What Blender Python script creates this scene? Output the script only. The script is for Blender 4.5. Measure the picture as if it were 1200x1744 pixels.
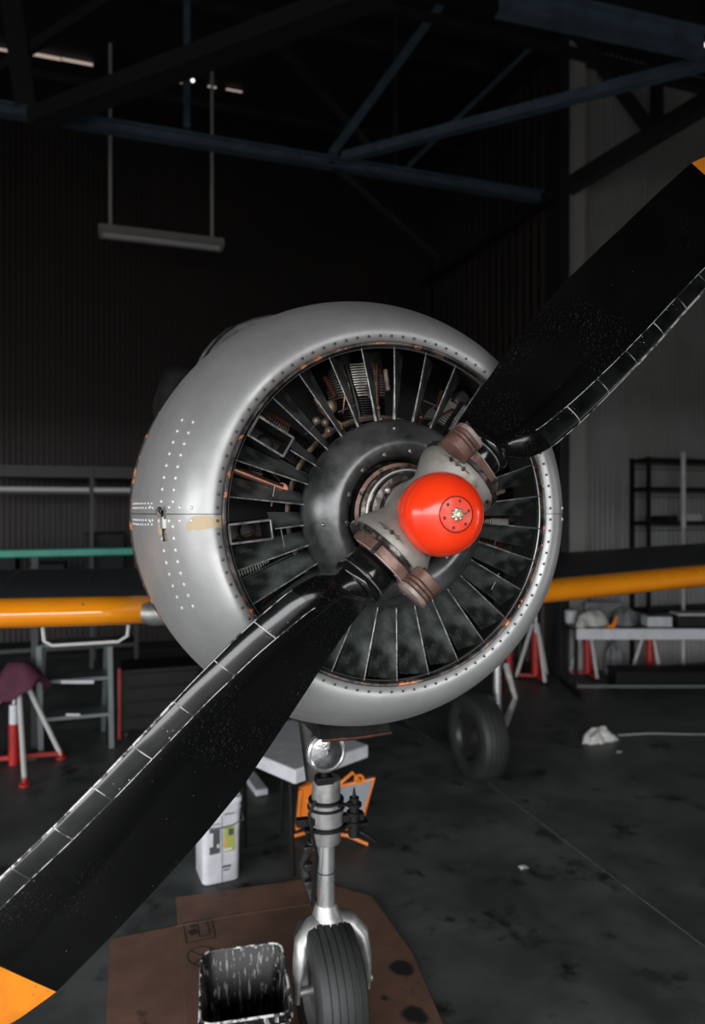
import bpy, math, random
import numpy as np
from mathutils import Matrix, Vector
random.seed(7)
PI = math.pi
for o in list(bpy.data.objects): bpy.data.objects.remove(o)
SC = bpy.context.scene; COL = SC.collection

# ------------------------------------------------------------------ camera
H = 2.2                                   # height of the propeller axis; prop plane at Y = 0, nose points to -Y
CAM = Vector((-.765, -1.686, H + .006)); YAW = math.radians(18)
FPX = 1744*24/36
cd = bpy.data.cameras.new('camera'); cam = bpy.data.objects.new('camera', cd); COL.objects.link(cam)
cam.location = CAM; cam.rotation_euler = (PI/2, 0, -YAW)
cd.sensor_fit = 'VERTICAL'; cd.sensor_height = 36; cd.sensor_width = 24; cd.lens = 24
cd.clip_start = .05; cd.clip_end = 200
cd.dof.use_dof = True; cd.dof.focus_distance = 1.95; cd.dof.aperture_fstop = 1.8
SC.camera = cam
SC.view_settings.view_transform = 'Standard'; SC.view_settings.look = 'None'
SC.view_settings.gamma = 1; SC.view_settings.use_curve_mapping = False
SC.view_settings.exposure = 0.42
# ------------------------------------------------------------------ daylight through the open hangar door
world = bpy.data.worlds.new('overcast'); SC.world = world; world.use_nodes = True
wn = world.node_tree; bgn = wn.nodes['Background']
bgn.inputs[0].default_value = (.97, .98, 1.0, 1); bgn.inputs[1].default_value = 7.0
DOOR_Y = -5.0; DX0, DX1, DZ = -9.0, 1.4, 3.7
SIDE_Y0, SIDE_Y1 = -4.6, 2.4                     # a second doorway, assumed in the left wall and added to light the cowling flank      # the open doorway behind the camera
pl = bpy.data.lights.new('door_portal', 'AREA'); pl.shape = 'RECTANGLE'; pl.size = DX1-DX0; pl.size_y = DZ
pl.cycles.is_portal = True
plo = bpy.data.objects.new('door_portal', pl); COL.objects.link(plo)
plo.location = ((DX0+DX1)/2, DOOR_Y+.02, DZ/2); plo.rotation_euler = (PI/2, 0, 0)   # points to +Y
pl2 = bpy.data.lights.new('side_portal', 'AREA'); pl2.shape = 'RECTANGLE'; pl2.size = SIDE_Y1-SIDE_Y0; pl2.size_y = DZ
pl2.cycles.is_portal = True
plo2 = bpy.data.objects.new('side_portal', pl2); COL.objects.link(plo2)
plo2.location = (-9.97, (SIDE_Y0+SIDE_Y1)/2, DZ/2); plo2.rotation_euler = (PI/2, 0, -PI/2)   # points to +X

RY0, RY1, RZ = -4.2, -2.4, 3.0                       # tall narrow doorway, assumed in the right wall and added for side light
pl3 = bpy.data.lights.new('right_portal', 'AREA'); pl3.shape = 'RECTANGLE'; pl3.size = RY1-RY0; pl3.size_y = RZ
pl3.cycles.is_portal = True
plo3 = bpy.data.objects.new('right_portal', pl3); COL.objects.link(plo3)
plo3.location = (11.97, (RY0+RY1)/2, RZ/2); plo3.rotation_euler = (PI/2, 0, PI/2)    # points to -X

_c, _s = math.cos(YAW), math.sin(YAW)
RR = Vector((_c, -_s, 0)); FF = Vector((_s, _c, 0)); UU = Vector((0, 0, 1))
def ray(px, py): return FF + RR*((px-600)/FPX) + UU*((872-py)/FPX)
def atY(px, py, Y): d = ray(px, py); return CAM + d*((Y-CAM.y)/d.y)
def atZ(px, py, Z=0): d = ray(px, py); return CAM + d*((Z-CAM.z)/d.z)
def atX(px, py, X): d = ray(px, py); return CAM + d*((X-CAM.x)/d.x)
def atD(px, py, D): return CAM + ray(px, py)*D

# ------------------------------------------------------------------ materials
def ramp(nt, fac, stops):
    n = nt.nodes.new('ShaderNodeValToRGB'); e = n.color_ramp.elements
    while len(e) < len(stops): e.new(.5)
    for i, (p, c) in enumerate(stops):
        e[i].position = p; e[i].color = (c, c, c, 1) if not isinstance(c, (tuple, list)) else (*c, 1)
    nt.links.new(fac, n.inputs[0]); return n.outputs[0]
def noise(nt, vec, scale, detail=4, rough=.55, stretch=None):
    if stretch:
        mp = nt.nodes.new('ShaderNodeMapping'); mp.inputs['Scale'].default_value = stretch
        nt.links.new(vec, mp.inputs[0]); vec = mp.outputs[0]
    n = nt.nodes.new('ShaderNodeTexNoise'); n.inputs['Scale'].default_value = scale
    n.inputs['Detail'].default_value = detail; n.inputs['Roughness'].default_value = rough
    nt.links.new(vec, n.inputs['Vector']); return n.outputs['Fac']
def mixc(nt, fac, a, b):
    n = nt.nodes.new('ShaderNodeMix'); n.data_type = 'RGBA'
    if isinstance(fac, float): n.inputs[0].default_value = fac
    else: nt.links.new(fac, n.inputs[0])
    for v, i in ((a, 6), (b, 7)):
        if isinstance(v, (tuple, list)): n.inputs[i].default_value = (*v, 1)
        else: nt.links.new(v, n.inputs[i])
    return n.outputs[2]
def mathn(nt, op, a, b=0.0, c=None):
    n = nt.nodes.new('ShaderNodeMath'); n.operation = op
    for i, v in enumerate((a, b) if c is None else (a, b, c)):
        if isinstance(v, (int, float)): n.inputs[i].default_value = v
        else: nt.links.new(v, n.inputs[i])
    return n.outputs[0]
def mat(name, col, rough=.5, metal=0., col2=None, nscale=6, lo=.4, hi=.65, rough2=None, bump=0, bscale=40,
        chips=None, cscale=30, clo=.62, chi=.66, specks=None, sscale=70, srad=.07, stretch=None, spec=.5, emit=None, coat=0., trans=0., extra=None):
    m = bpy.data.materials.new(name); m.use_nodes = True; nt = m.node_tree; b = nt.nodes['Principled BSDF']
    tc = nt.nodes.new('ShaderNodeTexCoord'); V = tc.outputs['Object']
    b.inputs['Metallic'].default_value = metal; b.inputs['Roughness'].default_value = rough
    b.inputs['Specular IOR Level'].default_value = spec; b.inputs['Coat Weight'].default_value = coat
    b.inputs['Transmission Weight'].default_value = trans
    c = col
    if col2 is not None or rough2 is not None:
        f = ramp(nt, noise(nt, V, nscale, 6, .6, stretch), [(lo, 0.), (hi, 1.)])
        if col2 is not None: c = mixc(nt, f, col, col2)
        if rough2 is not None:
            r = nt.nodes.new('ShaderNodeMapRange'); r.inputs[3].default_value = rough; r.inputs[4].default_value = rough2
            nt.links.new(f, r.inputs[0]); nt.links.new(r.outputs[0], b.inputs['Roughness'])
    if chips is not None:
        f = ramp(nt, noise(nt, V, cscale, 5, .7), [(clo, 0.), (chi, 1.)])
        c = mixc(nt, f, c, chips)
    if specks is not None:
        vo = nt.nodes.new('ShaderNodeTexVoronoi'); vo.inputs['Scale'].default_value = sscale
        nt.links.new(V, vo.inputs['Vector'])
        d = mathn(nt, 'LESS_THAN', vo.outputs['Distance'], srad)
        sel = ramp(nt, noise(nt, V, 9, 3), [(.5, 0.), (.62, 1.)])
        sp = nt.nodes.new('ShaderNodeSeparateColor'); nt.links.new(vo.outputs['Color'], sp.inputs[0])
        s2 = mathn(nt, 'GREATER_THAN', sp.outputs[0], .55)
        f = mathn(nt, 'MULTIPLY', mathn(nt, 'MULTIPLY', d, sel), s2)
        c = mixc(nt, f, c, specks)
    if extra: c = extra(nt, V, c, b)
    if isinstance(c, (tuple, list)): b.inputs['Base Color'].default_value = (*c, 1)
    else: nt.links.new(c, b.inputs['Base Color'])
    if bump:
        bn = nt.nodes.new('ShaderNodeBump'); bn.inputs['Strength'].default_value = bump; bn.inputs['Distance'].default_value = .004
        nt.links.new(noise(nt, V, bscale, 4), bn.inputs['Height']); nt.links.new(bn.outputs[0], b.inputs['Normal'])
    if emit:
        b.inputs['Emission Color'].default_value = (*emit[0], 1); b.inputs['Emission Strength'].default_value = emit[1]
    m.diffuse_color = (*(col if isinstance(col, (tuple, list)) else (.5,.5,.5)), 1)
    return m

def cowl_extra(nt, V, c, b):
    # bare beige primer where the paint has peeled at the seam by the lip (left side)
    sx = nt.nodes.new('ShaderNodeSeparateXYZ'); nt.links.new(V, sx.inputs[0])
    n = noise(nt, V, 14, 4)
    dz = mathn(nt, 'ABSOLUTE', mathn(nt, 'ADD', sx.outputs[2], .022))
    dy = mathn(nt, 'ABSOLUTE', mathn(nt, 'ADD', sx.outputs[1], -.245))
    d = mathn(nt, 'MAXIMUM', mathn(nt, 'MULTIPLY', dz, 3.2), mathn(nt, 'MULTIPLY', dy, 1.4))
    d = mathn(nt, 'ADD', d, mathn(nt, 'MULTIPLY', n, .16))
    side = mathn(nt, 'LESS_THAN', sx.outputs[0], 0.)
    low = mathn(nt, 'LESS_THAN', sx.outputs[2], .004)
    f = mathn(nt, 'MULTIPLY', mathn(nt, 'MULTIPLY', mathn(nt, 'LESS_THAN', d, .135), side), low)
    c = mixc(nt, f, c, (.50, .38, .24))
    mt = mathn(nt, 'SUBTRACT', .5, mathn(nt, 'MULTIPLY', f, .5)); nt.links.new(mt, b.inputs['Metallic'])
    return c
def blade_extra(nt, V, c, b):
    # fine pitting scratched into the paint of the blade face by grit
    n1 = noise(nt, V, 3.2, 2); n2 = noise(nt, V, 260, 2, .8, (1, 1, .45))
    f = mathn(nt, 'MULTIPLY', ramp(nt, n1, [(.5, 0.), (.62, 1.)]), ramp(nt, n2, [(.60, 0.), (.70, 1.)]))
    return mixc(nt, mathn(nt, 'MULTIPLY', f, .42), c, (.09, .09, .09))

M = {}
M['silver'] = mat('silver_paint', (.45, .452, .447), .38, .55, (.33, .335, .33), 6, .35, .72, rough2=.52, bump=.8, bscale=6, extra=cowl_extra)
M['rivet'] = mat('rivet_metal', (.80, .80, .80), .3, .45)
M['rivet_dark'] = mat('dark_rivet', (.05, .05, .05), .35, .7)
M['black_gap'] = mat('black_seal', (.006, .006, .006), .6)
M['orange_seal'] = mat('orange_sealant', (.015, .012, .01), .6, 0, (.50, .16, .03), 30, .56, .60)
M['lip'] = mat('worn_lip_ring', (.02, .018, .017), .38, .6, (.14, .12, .11), 16, .45, .62, chips=(.55, .2, .1), cscale=22, clo=.58, chi=.62)
M['vane'] = mat('worn_black_vane', (.012, .014, .014), .42, .1, (.11, .125, .12), 11, .40, .72, specks=(.5, .5, .5), sscale=120, srad=.12, bump=.2, bscale=60)
M['vane_edge'] = mat('pale_edge_metal', (.34, .34, .34), .4, .5, (.10, .10, .10), 30, .45, .6)  # paler metal; on the vane fronts it stands in for reflected light
M['dome'] = mat('black_dome_paint', (.045, .047, .047), .27, .6, (.22, .22, .22), 7, .40, .75, rough2=.42, specks=(.3, .3, .3), sscale=90, srad=.07, bump=.12, bscale=12)
M['screw'] = mat('screw_head', (.16, .17, .17), .3, .8)
M['hub'] = mat('cast_hub', (.20, .19, .17), .52, .35, (.40, .38, .35), 9, .35, .7, bump=.35, bscale=40, chips=(.10, .08, .065), cscale=9, clo=.52, chi=.72)
M['hub_dark'] = mat('greasy_flange', (.035, .03, .027), .35, .6, (.2, .18, .16), 30, .5, .62)
M['brown'] = mat('oxidised_counterweight', (.11, .056, .042), .42, .35, (.21, .125, .10), 18, .35, .7, chips=(.05, .03, .025), cscale=11, clo=.55, chi=.70, bump=.35, bscale=60)
M['plate_worn'] = mat('chipped_plate', (.34, .29, .27), .45, .3, (.20, .12, .10), 14, .42, .6, chips=(.04, .03, .03), cscale=34, clo=.60, chi=.64)
def cap_extra(nt, V, c, b):
    n = noise(nt, V, 20, 5)
    return c
M['red'] = mat('orange_red_gloss', (.93, .045, .008), .20, 0, (.85, .032, .006), 8, .4, .7, rough2=.30, spec=.4, bump=.06, bscale=30, specks=(.25, .02, .01), sscale=60, srad=.07, coat=.25)
M['red_worn'] = mat('worn_red_disc', (.82, .05, .02), .34, 0, (.72, .14, .10), 26, .45, .65, bump=.2)
M['red_hole'] = mat('red_hole', (.16, .008, .004), .6)
M['nut'] = mat('silver_nut', (.62, .64, .6), .3, .8, (.3, .3, .25), 60, .5, .6)
M['brass'] = mat('pale_brass', (.72, .62, .36), .4, .5)
M['blade'] = mat('black_blade_paint', (.0022, .0022, .0024), .16, 0, (.0035, .0035, .0035), 4, .4, .7, rough2=.22, specks=(.4, .4, .4), sscale=62, srad=.055, spec=.36, bump=.05, bscale=20, extra=blade_extra)
M['boot'] = mat('black_edge_guard', (.003, .0035, .0035), .15, 0, (.012, .013, .013), 14, .4, .7, specks=(.6, .6, .6), sscale=90, srad=.12, chips=(.35, .34, .33), cscale=45, clo=.69, chi=.72, spec=.5)
M['seam'] = mat('chipped_seam_and_glint', (.50, .48, .47), .45, .2, (.03, .03, .03), 30, .47, .56)
M['shank'] = mat('glossy_shank', (.006, .006, .006), .14, .1, specks=(.4, .4, .4), sscale=80, srad=.1)
M['tip'] = mat('yellow_orange_tip', (.70, .22, .010), .42, 0, (.52, .14, .012), 9, .4, .7, chips=(.35, .10, .03), cscale=24, clo=.63, chi=.70)
M['wing_orange'] = mat('orange_leading_edge', (.85, .29, .008), .14, 0, (.80, .24, .008), 4, .4, .7, coat=.4)
M['wing_dark'] = mat('dark_grey_wing', (.030, .034, .040), .42, 0, (.022, .024, .028), 3, .4, .7)
M['wing_under'] = mat('grey_underside', (.06, .062, .065), .5)
M['eng_dark'] = mat('black_engine_paint', (.012, .012, .012), .4, .3, (.03, .03, .03), 12)
M['fin'] = mat('dusty_fins', (.40, .38, .35), .45, .4, (.55, .52, .48), 16, .4, .7)
M['fin_dark'] = mat('dark_fins', (.035, .034, .033), .45, .5, (.10, .09, .09), 20)
M['copper'] = mat('copper_tube', (.26, .10, .06), .35, .8, (.1, .06, .05), 14)
M['eng_tan'] = mat('tan_engine_casting', (.5, .40, .32), .4, .5, (.16, .09, .06), 22, .4, .65)
M['chrome'] = mat('worn_chrome', (.75, .76, .76), .2, .85, (.55, .55, .55), 12, rough2=.3)
M['alu'] = mat('aged_aluminium', (.42, .42, .41), .46, .75, (.2, .2, .19), 11, .35, .68, bump=.3, bscale=30)
M['rubber'] = mat('tyre_rubber', (.011, .012, .012), .6, 0, (.018, .019, .019), 9, bump=.2, bscale=90)
M['black'] = mat('black_part', (.005, .005, .005), .55, 0, spec=.22)
M['glass'] = mat('lamp_reflector', (.55, .56, .56), .12, .95, (.22, .22, .22), 22, .4, .65, bump=.8, bscale=30)
M['floor'] = mat('hangar_concrete', (.040, .046, .045), .40, 0, (.085, .095, .092), 1.9, .38, .68, rough2=.62, chips=(.012, .013, .013), cscale=2.9, clo=.56, chi=.66, bump=.25, bscale=30, spec=.4)
M['joint'] = mat('concrete_joint', (.10, .11, .10), .8, 0, (.03, .03, .03), 12)
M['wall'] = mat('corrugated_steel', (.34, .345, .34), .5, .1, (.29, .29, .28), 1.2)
M['wall_dark'] = mat('shaded_brown_steel', (.034, .028, .025), .55, .1, (.027, .023, .021), 1.0)  # darker copy of the wall sheet, the hangar's shade put into its colour
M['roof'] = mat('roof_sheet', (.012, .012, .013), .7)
M['truss'] = mat('blue_grey_steel', (.10, .15, .20), .42, .3, (.065, .10, .13), 5)
M['truss_dark'] = mat('dark_steel', (.022, .024, .026), .5, .2)
M['post'] = mat('pale_post', (.36, .35, .33), .55)
M['outside'] = mat('apron_concrete', (.11, .10, .092), .8)
M['light_grey'] = mat('light_grey_enamel', (.46, .46, .44), .5)
M['sky_gap'] = mat('daylit_gap', (.7, .6, .55), .5, emit=((1., .80, .70), .30))
M['bulb'] = mat('lit_bulb', (1, 1, 1), .5, emit=((1., .9, .85), 1.6))
M['green'] = mat('green_rail_paint', (.0, .25, .16), .4, 0, (.0, .20, .13), 5)
M['white'] = mat('white_plastic', (.56, .57, .60), .42, 0, (.48, .49, .52), 10)
M['white_dirty'] = mat('grimy_white_plastic', (.50, .51, .54), .45, 0, (.40, .41, .43), 9, chips=(.12, .12, .12), cscale=18, clo=.68, chi=.74)
M['grey_paint'] = mat('grey_painted_metal', (.11, .125, .125), .45, .3)
M['red_paint'] = mat('red_enamel', (.36, .012, .010), .4, 0, (.25, .01, .008), 8)
M['purple'] = mat('purple_cloth', (.085, .018, .040), .85, 0, (.055, .012, .03), 9, bump=.3)
M['cloth_grey'] = mat('grey_cloth', (.18, .185, .19), .85, 0, (.1, .1, .11), 9)
M['orange'] = mat('orange_worklight_paint', (.72, .20, .01), .4, 0, (.6, .14, .01), 9)
M['lens'] = mat('worklight_glass', (.25, .28, .31), .2, .2)
M['paper'] = mat('crumpled_paper', (.55, .55, .52), .8, 0, (.4, .4, .38), 20)
M['ink'] = mat('black_print', (.018, .014, .012), .8)
M['label_g'] = mat('label_green', (.28, .33, .06), .6)
M['label_y'] = mat('label_amber', (.5, .28, .05), .6)
M['label_d'] = mat('label_grey', (.05, .055, .06), .6)
def card_extra(spots):
    def f(nt, V, c, b):
        n = noise(nt, V, 7, 5)
        for (x, y, r) in spots:
            vm = nt.nodes.new('ShaderNodeVectorMath'); vm.operation = 'DISTANCE'
            mp = nt.nodes.new('ShaderNodeMapping'); mp.inputs['Scale'].default_value = (1, 1, 0); nt.links.new(V, mp.inputs[0])
            nt.links.new(mp.outputs[0], vm.inputs[0]); vm.inputs[1].default_value = (x, y, 0)
            d = mathn(nt, 'ADD', vm.outputs['Value'], mathn(nt, 'MULTIPLY', n, .10))
            c = mixc(nt, ramp(nt, d, [(r+.04, 1.), (r+.06, 0.)]), c, (.006, .005, .005))
        return c
    return f
_a = atZ(684, 1655); _b = atZ(705, 1735); _d = atZ(655, 1705)
M['card'] = mat('brown_cardboard', (.150, .080, .053), .75, 0, (.085, .046, .032), 4, .4, .7, chips=(.035, .018, .013), cscale=6, clo=.60, chi=.72,
                extra=card_extra([(_a.x, _a.y, .055), (_b.x, _b.y, .06), (_d.x, _d.y, .02)]))
M['streak'] = mat('oil_streaked_white', (.009, .009, .009), .5, 0, (.46, .46, .44), 16, .53, .62, stretch=(3.4, 3.4, .42), chips=(.006, .006, .006), cscale=20, clo=.48, chi=.54, bump=.3, bscale=20)
M['rim_white'] = mat('scuffed_white_rim', (.50, .50, .48), .5, 0, (.02, .02, .02), 30, .44, .52)

# ------------------------------------------------------------------ mesh building
class MB:
    def __init__(s): s.v = []; s.f = []; s.m = []; s.mats = []
    def slot(s, m):
        if m not in s.mats: s.mats.append(m)
        return s.mats.index(m)
    def add(s, V, Fc, m=None):
        k = len(s.v); s.v += [tuple(p) for p in V]; i = s.slot(m) if m else 0
        if m is None and not s.mats: s.mats.append(None)
        for f in Fc: s.f.append(tuple(k+q for q in f)); s.m.append(i)
        return s
    def box(s, c, d, rot=None, m=None):
        V = []
        for x in (-.5, .5):
            for y in (-.5, .5):
                for z in (-.5, .5):
                    p = Vector((x*d[0], y*d[1], z*d[2]))
                    if rot is not None: p = rot @ p
                    V.append(p + Vector(c))
        return s.add(V, [(0,1,3,2), (4,6,7,5), (0,4,5,1), (2,3,7,6), (0,2,6,4), (1,5,7,3)], m)
    def tube(s, a, b, r, r2=None, n=12, m=None, cap=True):
        a = Vector(a); b = Vector(b); r2 = r if r2 is None else r2
        return s.path([a, b], [r, r2], n, m, cap)
    def path(s, P, R, n=8, m=None, cap=True, flat=None):
        P = [Vector(p) for p in P]
        if isinstance(R, (int, float)): R = [R]*len(P)
        V = []; up = None
        for i, p in enumerate(P):
            t = (P[min(i+1, len(P)-1)] - P[max(i-1, 0)]).normalized()
            if up is None:
                up = Vector((0, 0, 1)) if abs(t.z) < .9 else Vector((0, 1, 0))
            x = t.cross(up).normalized(); y = x.cross(t).normalized(); up = y
            for k in range(n):
                q = 2*PI*k/n; V.append(p + x*R[i]*math.cos(q) + y*R[i]*math.sin(q)*(flat or 1))
        F = []
        for i in range(len(P)-1):
            for k in range(n):
                a = i*n+k; b = i*n+(k+1) % n; F.append((a, b, b+n, a+n))
        if cap: F.append(tuple(range(n))[::-1]); F.append(tuple(range((len(P)-1)*n, len(P)*n)))
        return s.add(V, F, m)
    def beam(s, a, b, w, h, m=None, up=(0, 0, 1)):
        a = Vector(a); b = Vector(b); t = (b-a).normalized(); up = Vector(up)
        if abs(t.dot(up)) > .95: up = Vector((0, 1, 0))
        x = t.cross(up).normalized(); y = x.cross(t)
        V = [p + x*i*w/2 + y*j*h/2 for p in (a, b) for (i, j) in ((-1,-1), (1,-1), (1,1), (-1,1))]
        return s.add(V, [(0,1,2,3), (7,6,5,4), (0,4,5,1), (1,5,6,2), (2,6,7,3), (3,7,4,0)], m)
    def lathe(s, prof, c=(0,0,0), n=64, a0=0, a1=2*PI, m=None, axis='Y', close=False):
        full = abs(a1-a0-2*PI) < 1e-6; N = n if full else n+1; V = []; c = Vector(c)
        for j in range(N):
            q = a0+(a1-a0)*j/n
            for (y, r) in prof:
                if axis == 'Y': V.append(c + Vector((r*math.cos(q), y, r*math.sin(q))))
                elif axis == 'Z': V.append(c + Vector((r*math.cos(q), r*math.sin(q), y)))
                else: V.append(c + Vector((y, r*math.cos(q), r*math.sin(q))))
        L = len(prof); F = []
        for j in range(n):
            jn = (j+1) % N
            for i in range(L if close else L-1):
                k = (i+1) % L; F.append((j*L+i, jn*L+i, jn*L+k, j*L+k))
        return s.add(V, F, m)
    def ball(s, c, r, n=8, m=None, sc=(1,1,1)):
        prof = [(-r*math.cos(PI*i/n), max(1e-5, r*math.sin(PI*i/n))) for i in range(n+1)]
        k = len(s.v); s.lathe(prof, (0,0,0), n*2, m=m, axis='Z')
        for i in range(k, len(s.v)):
            v = s.v[i]; s.v[i] = (v[0]*sc[0]+c[0], v[1]*sc[1]+c[1], v[2]*sc[2]+c[2])
        return s
    def grid(s, P, m=None, wrap=False, caps=False):       # P: list of rows of points
        R, C = len(P), len(P[0]); V = [p for r in P for p in r]; F = []
        for i in range(R-1):
            for j in range(C if wrap else C-1):
                k = (j+1) % C; F.append((i*C+j, i*C+k, (i+1)*C+k, (i+1)*C+j))
        if caps: F.append(tuple(range(C))); F.append(tuple(range((R-1)*C, R*C))[::-1])
        return s.add(V, F, m)
    def prism(s, poly, z0, z1, m=None):                  # outline in XY extruded in Z
        n = len(poly); V = [(x, y, z0) for x, y in poly] + [(x, y, z1) for x, y in poly]
        return s.add(V, [tuple(range(n))[::-1], tuple(range(n, 2*n))] + [(i, (i+1) % n, n+(i+1) % n, n+i) for i in range(n)], m)
    def xf(s, mt, k=0):
        for i in range(k, len(s.v)): s.v[i] = tuple(mt @ Vector(s.v[i]))
        return s
    def build(s, name, m, parent=None, org=(0,0,0), loc=None, bevel=0, sharp=.7, solid=0):
        """org: world point that becomes the origin of the mesh; loc: location (in the parent's space)"""
        me = bpy.data.meshes.new(name); o3 = Vector(org)
        me.from_pydata([tuple(Vector(p)-o3) for p in s.v], [], s.f)
        for mm in [(x if x is not None else m) for x in s.mats] or [m]: me.materials.append(mm)
        me.polygons.foreach_set('material_index', s.m)
        me.polygons.foreach_set('use_smooth', [True]*len(me.polygons)); me.update()
        import bmesh
        bm = bmesh.new(); bm.from_mesh(me); bmesh.ops.recalc_face_normals(bm, faces=bm.faces); bm.to_mesh(me); bm.free()
        me.set_sharp_from_angle(angle=sharp)
        o = bpy.data.objects.new(name, me); COL.objects.link(o)
        if parent: o.parent = parent
        o.location = loc if loc is not None else ((0,0,0) if parent else org)
        if solid: md = o.modifiers.new('solid', 'SOLIDIFY'); md.thickness = solid; md.offset = 0
        if bevel: md = o.modifiers.new('bevel', 'BEVEL'); md.width = bevel; md.segments = 2; md.limit_method = 'ANGLE'
        return o
def tag(o, label=None, cat=None, group=None, kind=None):
    if label: o['label'] = label
    if cat: o['category'] = cat
    if group: o['group'] = group
    if kind: o['kind'] = kind
    return o
def thing(name, label, cat, loc, group=None, kind=None):
    o = bpy.data.objects.new(name, None); COL.objects.link(o); o.location = loc; o.empty_display_size = .1
    return tag(o, label, cat, group, kind)
def cp(o, parent=None, rot=None, loc=None):
    c = o.copy(); COL.objects.link(c); c.parent = parent
    if rot is not None: c.rotation_euler = rot
    if loc is not None: c.location = loc
    return c
def cp_tree(o, parent=None, rot=None, loc=None):
    c = cp(o, parent, rot, loc)
    for ch in [x for x in list(COL.objects) if x.parent == o]: cp_tree(ch, c)
    return c

# ================================================================== THE HANGAR
ZR = 8.6; XL, XR, YB, YR, XC = -10.0, 12.0, 10.5, 6.3, 4.82
b = MB().box(((XL+XR)/2, (YB+DOOR_Y)/2, -.1), (XR-XL+.4, YB-DOOR_Y+.4, .2))
fl = b.build('floor', M['floor']); tag(fl, kind='structure')
j0 = atZ(880, 1370); j1 = atZ(1200, 1620); jd = (j0-j1).normalized()
b = MB().box((j0.x, 2.5, .001), (.010, 15.4, .003)).box((j0.x-4.5, 2.5, .001), (.010, 15.4, .003)).box((2, 9.6, .001), (15, .012, .003))
tag(b.build('trim_1', M['joint']), kind='structure')
tag(MB().box((0, -155.1, -.12), (600, 299.8, .2)).box((-155.3, 50, -.12), (290, 110.2, .2)).build('ground_apron', M['outside']), kind='structure')
def corr(p0, p1, z0, z1, pitch, depth, m, name):
    """a corrugated sheet wall between two floor points"""
    a = Vector((p0[0], p0[1], 0)); c = Vector((p1[0], p1[1], 0)); L = (c-a).length; t = (c-a)/L; n = Vector((-t.y, t.x, 0))
    k = int(L/pitch); V0 = []; V1 = []
    for i in range(k):
        for (u, d) in ((0, 0), (.36, 0), (.5, 1), (.86, 1)):
            p = a + t*((i+u)*pitch) + n*(d*depth); V0.append(p+UU*z0); V1.append(p+UU*z1)
    V0.append(c+UU*z0); V1.append(c+UU*z1)
    b = MB().grid([V0, V1]); o = b.build(name, m, sharp=.3); tag(o, kind='structure'); return o
corr((XC, YR), (XR, YR), 0, ZR+.05, .084, -.034, M['wall'], 'wall_right_bay')
tag(MB().box((160.5, 60, -.12), (290, 130, .2)).build('ground_yard', M['outside']), kind='structure')
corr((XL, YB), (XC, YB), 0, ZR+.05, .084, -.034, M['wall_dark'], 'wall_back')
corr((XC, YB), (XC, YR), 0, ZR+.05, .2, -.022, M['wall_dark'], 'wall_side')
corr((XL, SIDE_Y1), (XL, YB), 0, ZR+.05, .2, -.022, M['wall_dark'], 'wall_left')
tag(MB().box((XL, (DOOR_Y+SIDE_Y1)/2, (DZ+ZR)/2), (.1, SIDE_Y1-DOOR_Y+.1, ZR-DZ)).build('wall_left_lintel', M['wall_dark']), kind='structure')
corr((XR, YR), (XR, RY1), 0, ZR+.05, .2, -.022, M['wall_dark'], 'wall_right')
tag(MB().box((XR, (RY0+RY1)/2, (RZ+ZR)/2), (.08, RY1-RY0, ZR-RZ)).box((XR, (RY0+DOOR_Y)/2, ZR/2), (.08, RY0-DOOR_Y+.02, ZR)).build('wall_right_lintel', M['wall_dark']), kind='structure')
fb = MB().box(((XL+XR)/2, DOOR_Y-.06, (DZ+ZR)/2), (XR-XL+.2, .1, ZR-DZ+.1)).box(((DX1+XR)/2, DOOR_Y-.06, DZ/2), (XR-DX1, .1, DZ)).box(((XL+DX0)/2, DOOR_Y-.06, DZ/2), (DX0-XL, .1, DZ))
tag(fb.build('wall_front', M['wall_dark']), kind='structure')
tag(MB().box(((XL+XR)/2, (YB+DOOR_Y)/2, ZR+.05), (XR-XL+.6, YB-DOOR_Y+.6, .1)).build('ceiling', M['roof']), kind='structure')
# corner posts
tag(MB().box((XC+.17, YR-.06, ZR/2), (.30, .10, ZR)).build('trim_2', M['post'], bevel=.01), kind='structure')
tag(MB().box((XC-.07, YR-.10, ZR/2), (.14, .20, ZR)).build('trim_3', M['truss_dark'], bevel=.01), kind='structure')

# roof trusses: chord and webs, each member an object of its own
CZ = 6.45
c0 = atZ(930, 322, CZ); c1 = atZ(0, 190, CZ); CY = (c0.y+c1.y)/2
tr = thing('roof_truss', None, None, (0, CY, CZ), kind='structure')
def member(parent, name, a, b, w, h, m):
    o = MB().beam(a, b, w, h).build(name, m, parent, org=parent.location); return o
def angle_member(parent, name, a, b, w, m):
    a = Vector(a); b = Vector(b)
    bb = MB().beam(a, b, w, .012); bb.beam(a+Vector((0, .0, 0))-UU*w/2, b-UU*w/2, .012, w)
    return bb.build(name, m, parent, org=parent.location)
A = Vector((XL, CY, CZ)); B = Vector((c0.x, CY, CZ))
ch = MB().beam(A, B, .16, .02).beam(A-UU*.05, B-UU*.05, .02, .10).beam(A-UU*.10, B-UU*.10, .13, .015)
ch.build('bottom_chord', M['truss'], tr, org=tr.location)
member(tr, 'top_chord', (XL, CY, ZR-.2), (XR, CY, ZR-.2), .14, .14, M['truss_dark'])
def onc(px, py): return atY(px, py, CY)
for (p, q, w, m) in (((565, 262), (775, -25), .10, 'truss'), ((318, 218), (318, -30), .07, 'truss'), ((672, 285), (672, -30), .05, 'truss_dark'),
                     ((695, 283), (905, 80), .055, 'truss'), ((45, 185), (15, -30), .20, 'truss_dark'), ((470, 70), (640, 262), .07, 'truss_dark'),
                     ((-10, 122), (210, -20), .09, 'truss_dark'), ((560, 276), (745, 440), .06, 'truss_dark')):
    member(tr, 'web', onc(*p), onc(*q), w, w, M[m])
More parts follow.
